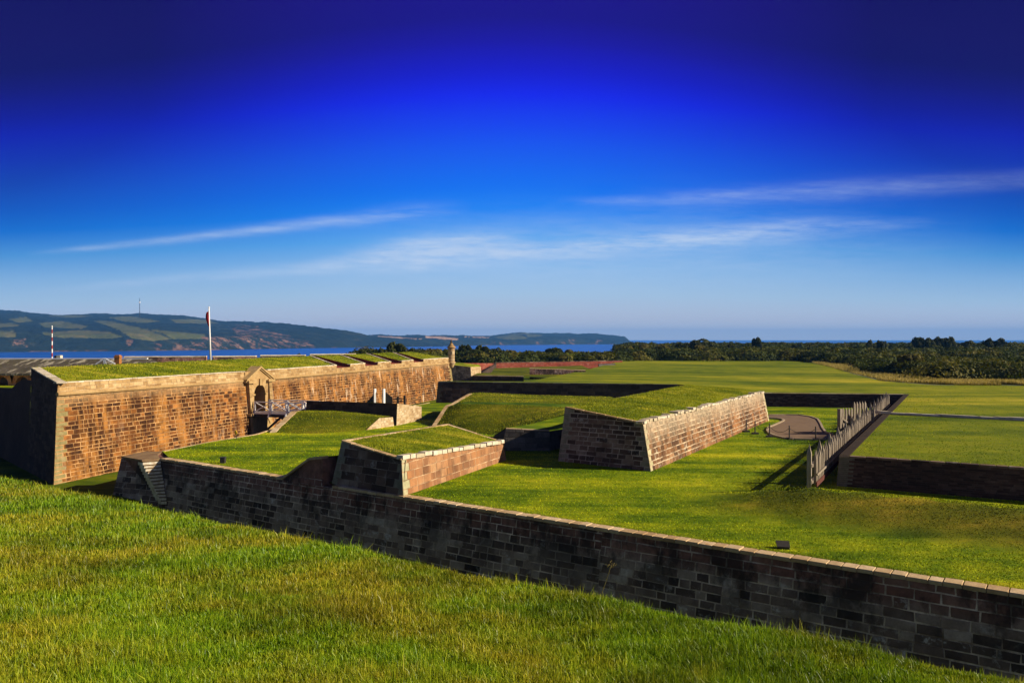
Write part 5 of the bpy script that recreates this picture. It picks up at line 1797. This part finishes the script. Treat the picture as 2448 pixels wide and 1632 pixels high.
tree(2107, 812, 20, 300, -6.2, 'right of two small round trees on the skyline behind the heath')
tree(2201, 804, 36, 300, -6.2, 'leftmost dark tree of the clump on the right skyline')
tree(2222, 806, 30, 300, -6.2, 'lower tree inside the clump on the right skyline')
tree(2242, 803, 30, 302, -6.2, 'third tree of the clump on the right skyline')
tree(2266, 803, 34, 302, -6.2, 'rightmost tree of the clump on the right skyline')
tree(2361, 805.5, 26, 310, -6.2, 'left of the two round trees near the right end of the skyline')
tree(2389, 805, 32, 310, -6.2, 'right of the two round trees near the right end of the skyline')
tree(2310, 812, 50, 310, -6.2, 'low wide bush on the skyline between the right tree clump and the last pair')
tree(2172, 844, 74, 122, -5.7, 'large olive green bush standing forward at the edge of the heath', 'leaf_brown')

# scrub mass
def scrub(n):
    r = np.random.default_rng(5)
    cs, rs, hs = [], [], []
    def edge_Y(px_):
        xs_ = [1480, 1700, 1925, 1985, 2021, 2074, 2090, 2113, 2180, 2232, 2300, 2448, 2800]
        ys_ = [862.2, 862.2, 862.6, 868.5, 870.5, 872.5, 886, 896, 898.5, 910, 912, 914, 915]
        y_ = np.interp(px_, xs_, ys_)
        return F * 5.6 / (y_ - HZ)
    # right heath, denser near
    m = 0
    while len(cs) < n:
        px_ = r.uniform(850, 2720)
        if px_ < 1490:
            Y = r.uniform(186, 232) if px_ > 1020 else r.uniform(168, 200); h = r.uniform(1.5, 2.9) if px_ > 1200 else (r.uniform(2., 3.3) if px_ > 1020 else r.uniform(2.7, 3.8)); z0 = -6.4
            if 1190 < px_ < 1480: h *= .95
            w = h * r.uniform(.8, 1.5)
        else:
            Y0 = edge_Y(px_) + 2.5 + r.uniform(-1., 2.5)
            k = r.random()
            Y = Y0 + (k ** 1.9) * (430 - Y0 * .5)
            if Y > 560: continue
            h = r.uniform(1.3, 2.8)
            if Y > 190:
                h = r.uniform(2.0, 3.4)
            if Y > 300: h = r.uniform(2.4, 4.6)
            z0 = -5.75 - .8 * min(1, (Y - 95) / 400)
            h = min(h, (-z0 - .0052 * Y) / 1.12)
            w = h * r.uniform(1.0, 1.9)
        x = (px_ - CX) / F * Y
        cs.append((x, Y, z0)); rs.append(w); hs.append(h)
    cs = np.array(cs); rs = np.array(rs); hs = np.array(hs)
    nl = 760
    N_ = len(cs)
    tot = N_ * nl
    ch = np.repeat(np.arange(N_), nl)
    dirs = r.normal(size=(tot, 3)); dirs /= np.linalg.norm(dirs, axis=1)[:, None]
    dirs[:, 2] = np.abs(dirs[:, 2])
    lump = 1 + .13 * np.sin(dirs[:, 0] * 5 + ch * 1.7) * np.cos(dirs[:, 1] * 6 + ch * .9) + .12 * np.sin(dirs[:, 2] * 9 + ch)
    rad = r.uniform(.84, 1.04, tot) * lump
    c = cs[ch] + dirs * rad[:, None] * np.stack([rs[ch], rs[ch], hs[ch] * .95], 1)
    nrm = dirs + r.normal(size=(tot, 3)) * .4
    nrm /= np.linalg.norm(nrm, axis=1)[:, None]
    t1 = np.cross(nrm, r.normal(size=(tot, 3))); t1 /= np.linalg.norm(t1, axis=1)[:, None]
    t2 = np.cross(nrm, t1)
    s = ((.035 + .00095 * cs[ch, 1]) * r.uniform(.6, 1.4, tot))[:, None]
    Vv = np.stack([c - t1 * s - t2 * s * .6, c + t1 * s - t2 * s * .7, c + t1 * s * .8 + t2 * s * .7, c - t1 * s * .9 + t2 * s * .6], 1).reshape(-1, 3)
    bt_ = r.random(N_)
    bt_ = bt_ ** 1.3
    tint = np.repeat(np.clip(.82 * bt_[ch] + .18 * r.random(tot), 0, 1), 4)
    o = np_mesh('scrub', Vv, np.arange(tot * 4).reshape(-1, 4), np.zeros((0, 3), int), tint, 'leaf_gorse')
    return o
tag(scrub(1700), 'dense dark green gorse scrub covering the heath beyond the mown field', 'scrub', kind='stuff')

# rough grass blades grown on the real turf surfaces
def mesh_blades(objs, per_m2, ln, wd, label, lean=.7):
    tr = []
    for ob in objs:
        me = ob.data
        me.calc_loop_triangles()
        co_ = np.array([v_.co[:] for v_ in me.vertices])
        if ob.parent: co_ = co_ + np.array((ob.parent.matrix_basis @ ob.matrix_parent_inverse).translation)
        tr.append(co_[np.array([t_.vertices[:] for t_ in me.loop_triangles])])
    tr = np.concatenate(tr)
    ar = np.linalg.norm(np.cross(tr[:, 1] - tr[:, 0], tr[:, 2] - tr[:, 0]), axis=1) / 2
    n = int(ar.sum() * per_m2)
    ch_ = nrng.choice(len(tr), n, p=ar / ar.sum())
    u_, v_ = nrng.random(n), nrng.random(n)
    f_ = u_ + v_ > 1
    u_[f_], v_[f_] = 1 - u_[f_], 1 - v_[f_]
    pts = tr[ch_, 0] + (tr[ch_, 1] - tr[ch_, 0]) * u_[:, None] + (tr[ch_, 2] - tr[ch_, 0]) * v_[:, None]
    o_ = blades('rough_grass', pts, nrng.uniform(ln[0], ln[1], n), np.full(n, wd), 'turfblade', lean, None, root=.7)
    return tag(o_, label, 'grass', kind='stuff')
def kids(root, *names):
    return [c for c in root.children if c.name.split('.')[0] in names]
mesh_blades(kids(blk, 'turf'), 230, (.025, .075), .03, 'rough grass on top of the small rampart')
mesh_blades(kids(big, 'turf'), 140, (.03, .085), .04, 'rough grass on top of the large rampart')
mesh_blades(kids(cw, 'turf'), 40, (.04, .11), .055, 'rough grass on the sloping parapet of the fortress wall')
mesh_blades(kids(ter, 'lower_slope', 'upper_slope') + kids(bk_, 'turf'), 80, (.03, .09), .04, 'rough grass on the slopes of the terraced bank and the short bank')
tf = turf_blades([[W(-18.8, ZL, -.40), W(-8.2, ZL, -.40), W(-8.2, ZL, -.62), W(-18.8, ZL, -.62)], [W(-4.4, ZL, -.40), W(30, ZL, -.40), W(30, ZL, -.62), W(-4.4, ZL, -.62)]], 420, (.04, .10), .016)
tag(tf, 'fringe of grass hanging over the coping of the long wall', 'grass')
# daisies / seed specks left out

# ================================================================== SEA AND HILLS
def sea_mat():
    M = Mat('sea_water', .35, .35)
    pos = M.pos()
    n = M.noise(M.mapped(pos, (.004, .02, 1)), 1., 5, .6)
    M.color(M.ramp(n, [(.35, c4(.002, .045, .26)), (.55, c4(.005, .08, .38)), (.68, c4(.02, .16, .52))]))
    h = M.noise(M.mapped(pos, (.05, .12, 1)), 1., 4, .6)
    M.bump(h, .5, 1.)
    return M.m
MT['sea'] = sea_mat()
B = MB()
ys_ = [150, 400, 800, 1500, 3000, 6000, 9000, 13000]
xs_ = [-13000, -7000, -3000, -800, 800, 3000, 7000, 13000]
B.add([V(x, y, ZS) for y in ys_ for x in xs_], [(j * 8 + i, j * 8 + i + 1, (j + 1) * 8 + i + 1, (j + 1) * 8 + i) for j in range(7) for i in range(7)])
tag(B.build('sea', 'sea'), kind='structure')

def hill_mat():
    M = Mat('hill_land', .95, .05)
    a = M.attr('tone')
    sep = M.n('ShaderNodeSeparateColor'); M.l(a.outputs['Color'], sep.inputs[0])
    pos = M.pos()
    n = M.noise(pos, .012, 5, .7); n2 = M.noise(pos, .03, 5, .7)
    wood = M.ramp(n, [(.35, c4(.006, .010, .008)), (.55, c4(.012, .018, .011)), (.68, c4(.030, .030, .014))])
    fieldc = M.ramp(n, [(.3, c4(.055, .064, .016)), (.55, c4(.085, .085, .022)), (.7, c4(.135, .105, .036))])
    straw = M.ramp(n, [(.3, c4(.40, .24, .14)), (.7, c4(.5, .32, .19))])
    cliff = M.ramp(n2, [(.3, c4(.06, .030, .020)), (.5, c4(.14, .070, .044)), (.7, c4(.32, .19, .12))])
    c = M.mix(sep.outputs[0], wood, fieldc)
    c = M.mix(sep.outputs[2], c, straw)
    c = M.mix(M.math('MULTIPLY', sep.outputs[1], M.bw(M.noise(M.mapped(pos, (.02, .02, .008)), 1., 6, .75), .50, .58)), c, cliff)
    M.color(c)
    M.bump(n2, 1., 6.)
    return M.m
MT['hill'] = hill_mat()
def pin_poly(pl, x, y):
    c = False
    j = len(pl) - 1
    for i in range(len(pl)):
        if (pl[i][1] > y) != (pl[j][1] > y) and x < (pl[j][0] - pl[i][0]) * (y - pl[i][1]) / (pl[j][1] - pl[i][1]) + pl[i][0]: c = not c
        j = i
    return c
k1_ = lambda L_: [(x / 2.852, 700 + y / 2.852) for x, y in L_]
fields = [k1_(l) for l in ([(630, 190), (760, 195), (1000, 250), (1170, 315), (1040, 332), (900, 300), (780, 240)], [(290, 272), (560, 255), (760, 270), (835, 300), (760, 314), (400, 306), (300, 288)],
          [(1000, 245), (1160, 262), (1400, 285), (1390, 316), (1190, 318), (1120, 282)], [(-80, 262), (100, 260), (112, 300), (-80, 310)], [(270, 207), (420, 193), (600, 228), (560, 247), (300, 234)],
          [(740, 167), (900, 160), (1100, 195), (980, 207), (850, 197)], [(1160, 180), (1420, 184), (1500, 212), (1200, 207)], [(850, 275), (1000, 300), (1025, 328), (900, 312)], [(60, 180), (180, 165), (230, 195), (120, 205)],
          [(-60, 215), (90, 205), (140, 228), (-60, 240)], [(330, 158), (520, 150), (640, 160), (480, 172)])]
cliffs = [k1_(l) for l in ([(80, 325), (180, 315), (190, 375), (90, 378)], [(1030, 340), (1100, 350), (1090, 398), (1035, 398)], [(860, 320), (910, 320), (910, 360), (870, 365)], [(1560, 230), (1700, 240), (1760, 330), (1640, 300)], [(1380, 300), (1740, 300), (1740, 392), (1380, 392)],
           [(1180, 340), (1380, 330), (1380, 398), (1180, 398)], [(1780, 240), (2100, 330), (2160, 380), (1760, 385)], [(1600, 215), (1760, 230), (1800, 300), (1650, 290)])]
straws2 = [[(880, 803.5), (930, 804.5), (1012, 811), (985, 813), (940, 808)], [(1017, 803.5), (1060, 805), (1097, 810), (1093, 813.5), (1017, 808)], [(1110, 805), (1170, 806.5), (1168, 808.5), (1110, 807)]]
fields2 = [[(1178, 806), (1240, 797), (1262, 810), (1210, 812)], [(1258, 799), (1300, 800), (1290, 805), (1262, 806)], [(1215, 799), (1262, 795), (1270, 799)]]
cliffs2 = [[(x, y0_), (x + w_, y0_ + 1), (x + w_ + 2, 825), (x - 2, 825)] for x, w_, y0_ in ((1176, 9, 817), (1196, 5, 818), (1225, 12, 819), (1282, 20, 816), (1335, 18, 815), (1360, 14, 809), (1425, 14, 811), (1405, 10, 818))]
def hill(name, pxs, ridge, water, Dfun, prof, fl, cl_, st_, rows, seed, label=None, bumpz=3.):
    xr, yr = zip(*ridge); xw, yw = zip(*water)
    B = MB()
    nc = len(pxs)
    vs, cs_ = [], []
    for i, px_ in enumerate(pxs):
        yw_ = np.interp(px_, xw, yw); yr_ = np.interp(px_, xr, yr)
        Yw = F * (-ZS) / (yw_ - HZ)
        D = Dfun(px_)
        Yr = Yw + D
        zr = -(yr_ - HZ) / F * Yr
        for j in range(rows + 1):
            t = j / rows
            tt, zz = prof(t, px_)
            Y = Yw + D * tt
            z = ZS + (zr - ZS) * zz
            x = (px_ - CX) / F * Yw * (1 + (Y - Yw) / Yw)
            nn = mnoise.fractal(Vector((x * .006, Y * .006, seed)), 1., 2., 4)
            n2_ = mnoise.fractal(Vector((x * .03, Y * .03, seed + 5)), 1., 2., 3)
            z += (nn * bumpz * 2.2 + n2_ * bumpz * .7) * min(1, t * 5)
            py_ = HZ - z / Y * F
            py_n = py_
            f_ = 1. if any(pin_poly(p_, px_, py_n) for p_ in fl) else 0.
            c_ = 1. if any(pin_poly(p_, px_, py_n) for p_ in cl_) else 0.
            s_ = 1. if any(pin_poly(p_, px_, py_n) for p_ in st_) else 0.
            if j == 0 or (t < .02): c_ = max(c_, .7)
            if f_ == 0 and s_ == 0 and c_ == 0: z += bumpz * (.5 + .8 * mnoise.noise(Vector((x * .08, Y * .08, 1.)))) * min(1, t * 8)
            vs.append(V(x, Y, z)); cs_.append((f_, c_, s_, 0))
        # back side
        vs.append(V((px_ - CX) / F * (Yr + 900), Yr + 900, ZS)); cs_.append((0, 0, 0, 0))
    R_ = rows + 2
    B.v = [tuple(p) for p in vs]; B.c = cs_
    B.f = [(i * R_ + j, (i + 1) * R_ + j, (i + 1) * R_ + j + 1, i * R_ + j + 1) for i in range(nc - 1) for j in range(R_ - 1)]
    o = B.build(name, 'hill', None, True)
    tag(o, kind='structure')
    return o
def prof1(t, px_):
    # (depth fraction, height fraction): a steep shore slope, then gently rising fields
    k = sstep(560, 820, px_)
    a = (.0 + .06 * t / .3, .30 * t / .3) if t < .3 else (.06 + .94 * ((t - .3) / .7), .30 + .70 * ((t - .3) / .7) ** .92)
    b = (t, t ** .85)
    return a[0] * (1 - k) + b[0] * k, a[1] * (1 - k) + b[1] * k
ridge1 = [(-400, 742), (-100, 741), (0, 742), (40, 743), (62, 747), (100, 751), (150, 753), (210, 752), (235, 751), (300, 751), (330, 750), (400, 752), (440, 755), (500, 765), (550, 769), (600, 770), (650, 771), (700, 776), (740, 780), (770, 784), (800, 789), (830, 793), (850, 796), (890, 803), (930, 806), (1000, 815), (1060, 824)]
water1 = [(-400, 844), (0, 841.5), (300, 839), (500, 836.5), (620, 834), (850, 830.5), (1060, 828)]
hill('hills', list(range(-400, 1061, 4)), ridge1, water1, lambda x: 1500 * (1 - sstep(450, 850, x)) + 330, prof1, fields, cliffs, [], 84, 2.)
def prof2(t, px_):
    a = (.0 + .10 * t / .4, .5 * t / .4) if t < .4 else (.10 + .9 * (t - .4) / .6, .5 + .5 * ((t - .4) / .6) ** .9)
    return a
ridge2 = [(800, 806), (870, 803), (900, 802.5), (960, 803), (1000, 800.5), (1025, 803), (1060, 801.5), (1130, 803), (1178, 803.5), (1215, 798.5), (1250, 795), (1300, 797), (1360, 797.5), (1400, 798), (1440, 799.5), (1470, 803), (1495, 808), (1508, 817), (1514, 822.5)]
water2 = [(800, 830), (1060, 827), (1180, 825), (1400, 823), (1514, 822.7)]
hill('headland', list(range(800, 1515, 3)), ridge2, water2, lambda x: 1400 - 900 * sstep(1350, 1514, x), prof2, fields2, cliffs2, straws2, 60, 8., bumpz=4.)
# faint farther coast right of the headland
ridge3 = [(1380, 812), (1480, 809), (1560, 806), (1640, 808), (1740, 810), (1800, 813.5)]
water3 = [(1380, 815), (1800, 814.2)]
# hill mast
p = PY(334, 752, 2900)
t = thing('radio_mast', p, 'thin radio mast on top of the far hill', 'mast')
zt_m = PY(334, 713, 2900).z
B = MB(); B.tube([p - V(0, 0, 8), V(p.x, p.y, zt_m)], [1.3, .8], 6); B.build('lattice', 'iron', t)
B = MB(); B.tube([V(p.x, p.y, p.z + (zt_m - p.z) * .72), V(p.x, p.y, p.z + (zt_m - p.z) * .8)], [2.4, 2.4], 8); B.build('antenna_drum', 'white', t)

# ================================================================== HAZE
HAZE = True
if HAZE:
    B = MB(); B.abox(-13200, 13200, -60, 13200, ZS - 1, 138)
    hz = B.build('haze', 'white')
    m = bpy.data.materials.new('thin_air'); m.use_nodes = True
    nt = m.node_tree
    nt.nodes.remove(nt.nodes['Principled BSDF'])
    pv_ = nt.nodes.new('ShaderNodeVolumePrincipled')
    pv_.inputs['Color'].default_value = (.12, .42, 1, 1)
    pv_.inputs['Density'].default_value = 8.5e-5
    pv_.inputs['Anisotropy'].default_value = .0
    nt.links.new(pv_.outputs[0], nt.nodes['Material Output'].inputs['Volume'])
    hz.data.materials.clear(); hz.data.materials.append(m)
    tag(hz, 'thin blue haze over the firth and far hills', 'haze', kind='stuff')

# ================================================================== LIGHT, SKY, CAMERA
EXPO = .85
SUN_EL = math.radians(26)
sdir = V(1, -.10, 0).normalized()
sd = V(sdir.x * math.cos(SUN_EL), sdir.y * math.cos(SUN_EL), math.sin(SUN_EL))
lt = bpy.data.lights.new('sun', 'SUN'); lt.energy = 4.6; lt.angle = math.radians(.5); lt.color = (1, .89, .72)
lo = bpy.data.objects.new('sun', lt); col.objects.link(lo)
lo.rotation_euler = sd.to_track_quat('Z', 'Y').to_euler()

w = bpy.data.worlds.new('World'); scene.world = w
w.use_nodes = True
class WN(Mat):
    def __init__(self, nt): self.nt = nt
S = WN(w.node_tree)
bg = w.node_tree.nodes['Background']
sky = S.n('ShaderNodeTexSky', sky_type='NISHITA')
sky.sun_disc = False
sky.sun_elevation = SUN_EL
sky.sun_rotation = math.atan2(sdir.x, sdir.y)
tc = S.n('ShaderNodeTexCoord').outputs['Generated']
sx = S.n('ShaderNodeSeparateXYZ'); S.l(tc, sx.inputs[0])
X, Y_, Z = sx.outputs
rxy = S.math('SQRT', S.math('ADD', S.math('MULTIPLY', X, X), S.math('ADD', S.math('MULTIPLY', Y_, Y_), 1e-5)))
v = S.math('DIVIDE', Z, rxy)
sa = S.math('DIVIDE', X, rxy)
s2_ = S.math('MULTIPLY', sa, sa)
wv = S.math('MULTIPLY', v, S.math('ADD', 1., S.math('MULTIPLY', s2_, 1.5)))
k = 1 / 2 ** EXPO
def L3(r, g, b): 
    c = lin(r, g, b); return (c[0], c[1], c[2], 1)
stops = [(0, L3(205, 206, 214)), (.025, L3(192, 199, 216)), (.055, L3(170, 200, 228)), (.09, L3(140, 188, 236)), (.125, L3(88, 166, 240)), (.162, L3(22, 130, 244)), (.19, L3(16, 112, 242)), (.225, L3(22, 94, 240)),
         (.267, L3(22, 66, 240)), (.305, L3(20, 34, 238)), (.335, L3(22, 20, 205)), (.372, L3(26, 12, 165)), (.403, L3(26, 10, 138)), (.45, L3(30, 10, 134)), (.8, L3(22, 8, 100))]
mr = S.n('ShaderNodeMapRange'); mr.inputs[1].default_value = 0; mr.inputs[2].default_value = .8; S.l(wv, mr.inputs[0])
grad = S.ramp(mr.outputs[0], [(a / .8, c) for a, c in stops])
# fall-off away from the view's azimuth, stronger higher up
fo = S.math('SUBTRACT', 1., S.math('MULTIPLY', S.math('MULTIPLY', s2_, 2.9), S.bw(v, .03, .25)))
fo = S.math('MAXIMUM', fo, .5)
grad = S.mix(1., grad, fo, 'MULTIPLY')
# thin cirrus bands
u = S.math('DIVIDE', X, S.math('MAXIMUM', Y_, .02)); vv = S.math('DIVIDE', Z, S.math('MAXIMUM', Y_, .02))
uf = S.math('MULTIPLY', S.math('ADD', u, .8), 1 / 1.6)
cv = S.n('ShaderNodeCombineXYZ'); S.l(u, cv.inputs[0]); S.l(vv, cv.inputs[1])
cn1 = S.noise(S.mapped(cv.outputs[0], (5, 46, 1), (0, 0, math.radians(6))), 1., 6, .65)
cn2 = S.noise(S.mapped(cv.outputs[0], (22, 130, 1), (0, 0, math.radians(14))), 1., 5, .7)
tex = S.math('ADD', S.math('MULTIPLY', cn1, .6), S.math('MULTIPLY', cn2, .4))
tot = None
def streak(cen, inten, thick):
    global tot
    g = lambda x: ((x - CX) / F + .8) / 1.6
    cr = S.ramp(uf, [(g(a), (((HZ - b) / F) * 3,) * 3 + (1,)) for a, b in cen])
    ir = S.ramp(uf, [(g(a), (b,) * 3 + (1,)) for a, b in inten])
    tr_ = S.ramp(uf, [(g(a), (b * 10,) * 3 + (1,)) for a, b in thick])
    dv_ = S.math('SUBTRACT', S.math('MULTIPLY', vv, 1.), S.math('MULTIPLY', cr, 1 / 3.))
    d_ = S.math('DIVIDE', dv_, S.math('MULTIPLY', tr_, .1))
    e_ = S.math('POWER', 2.718, S.math('MULTIPLY', S.math('MULTIPLY', d_, d_), -1.))
    m_ = S.math('MULTIPLY', S.math('MULTIPLY', e_, ir), S.bw(tex, .29, .66))
    tot = m_ if tot is None else S.math('ADD', tot, m_)
streak([(60, 608), (400, 575), (700, 540), (1000, 507), (1120, 500)], [(60, 0), (200, .40), (620, .55), (950, .45), (1130, 0)], [(60, .003), (600, .006), (1000, .010)])
streak([(60, 700), (400, 668), (760, 640), (950, 605), (1150, 575), (1300, 570)], [(60, 0), (250, .28), (700, .55), (950, .95), (1120, .75), (1300, 0)], [(60, .004), (700, .008), (1000, .016), (1300, .008)])
streak([(850, 640), (1200, 608), (1500, 583), (1900, 548), (2250, 528)], [(850, 0), (1000, .75), (1400, .75), (1900, .62), (2250, 0)], [(850, .010), (1400, .011), (1900, .012), (2250, .006)])
streak([(1300, 485), (1600, 474), (2000, 455), (2448, 428), (2600, 420)], [(1300, 0), (1480, .24), (1700, .32), (2000, .30), (2448, .22), (2600, .0)], [(1300, .004), (1600, .007), (2000, .013), (2448, .010)])
streak([(800, 640), (1200, 610), (1600, 600), (2300, 590)], [(700, 0), (1100, .36), (1700, .36), (2400, 0)], [(800, .035), (1600, .05), (2300, .04)])
tot = S.math('MINIMUM', tot, .8)
tot = S.math('MULTIPLY', tot, S.bw(Y_, .05, .2))
grad = S.mix(tot, grad, L3(196, 214, 240))
grad = S.mix(1., grad, (10 * k, 10 * k, 10 * k, 1), 'MULTIPLY')
# sky behind the camera mixed brighter: unseen fill added for the shaded walls
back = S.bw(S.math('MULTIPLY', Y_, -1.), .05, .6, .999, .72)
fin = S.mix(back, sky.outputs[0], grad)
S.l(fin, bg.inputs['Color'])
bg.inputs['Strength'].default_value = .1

cam = bpy.data.cameras.new('camera')
cam.sensor_width = 36; cam.lens = 28.0
cam.shift_y = -(816 - HZ) / 2448
cam.clip_start = .1; cam.clip_end = 60000
co = bpy.data.objects.new('camera', cam); col.objects.link(co)
co.location = (0, 0, 0); co.rotation_euler = (math.radians(90), 0, 0)
scene.camera = co

scene.render.engine = 'CYCLES'
scene.view_settings.view_transform = 'Standard'
scene.view_settings.look = 'None'
scene.view_settings.exposure = EXPO
scene.view_settings.gamma = 1
scene.cycles.max_bounces = 6
scene.cycles.diffuse_bounces = 3
scene.cycles.volume_bounces = 0
scene.cycles.transparent_max_bounces = 8
scene.cycles.use_denoising = True
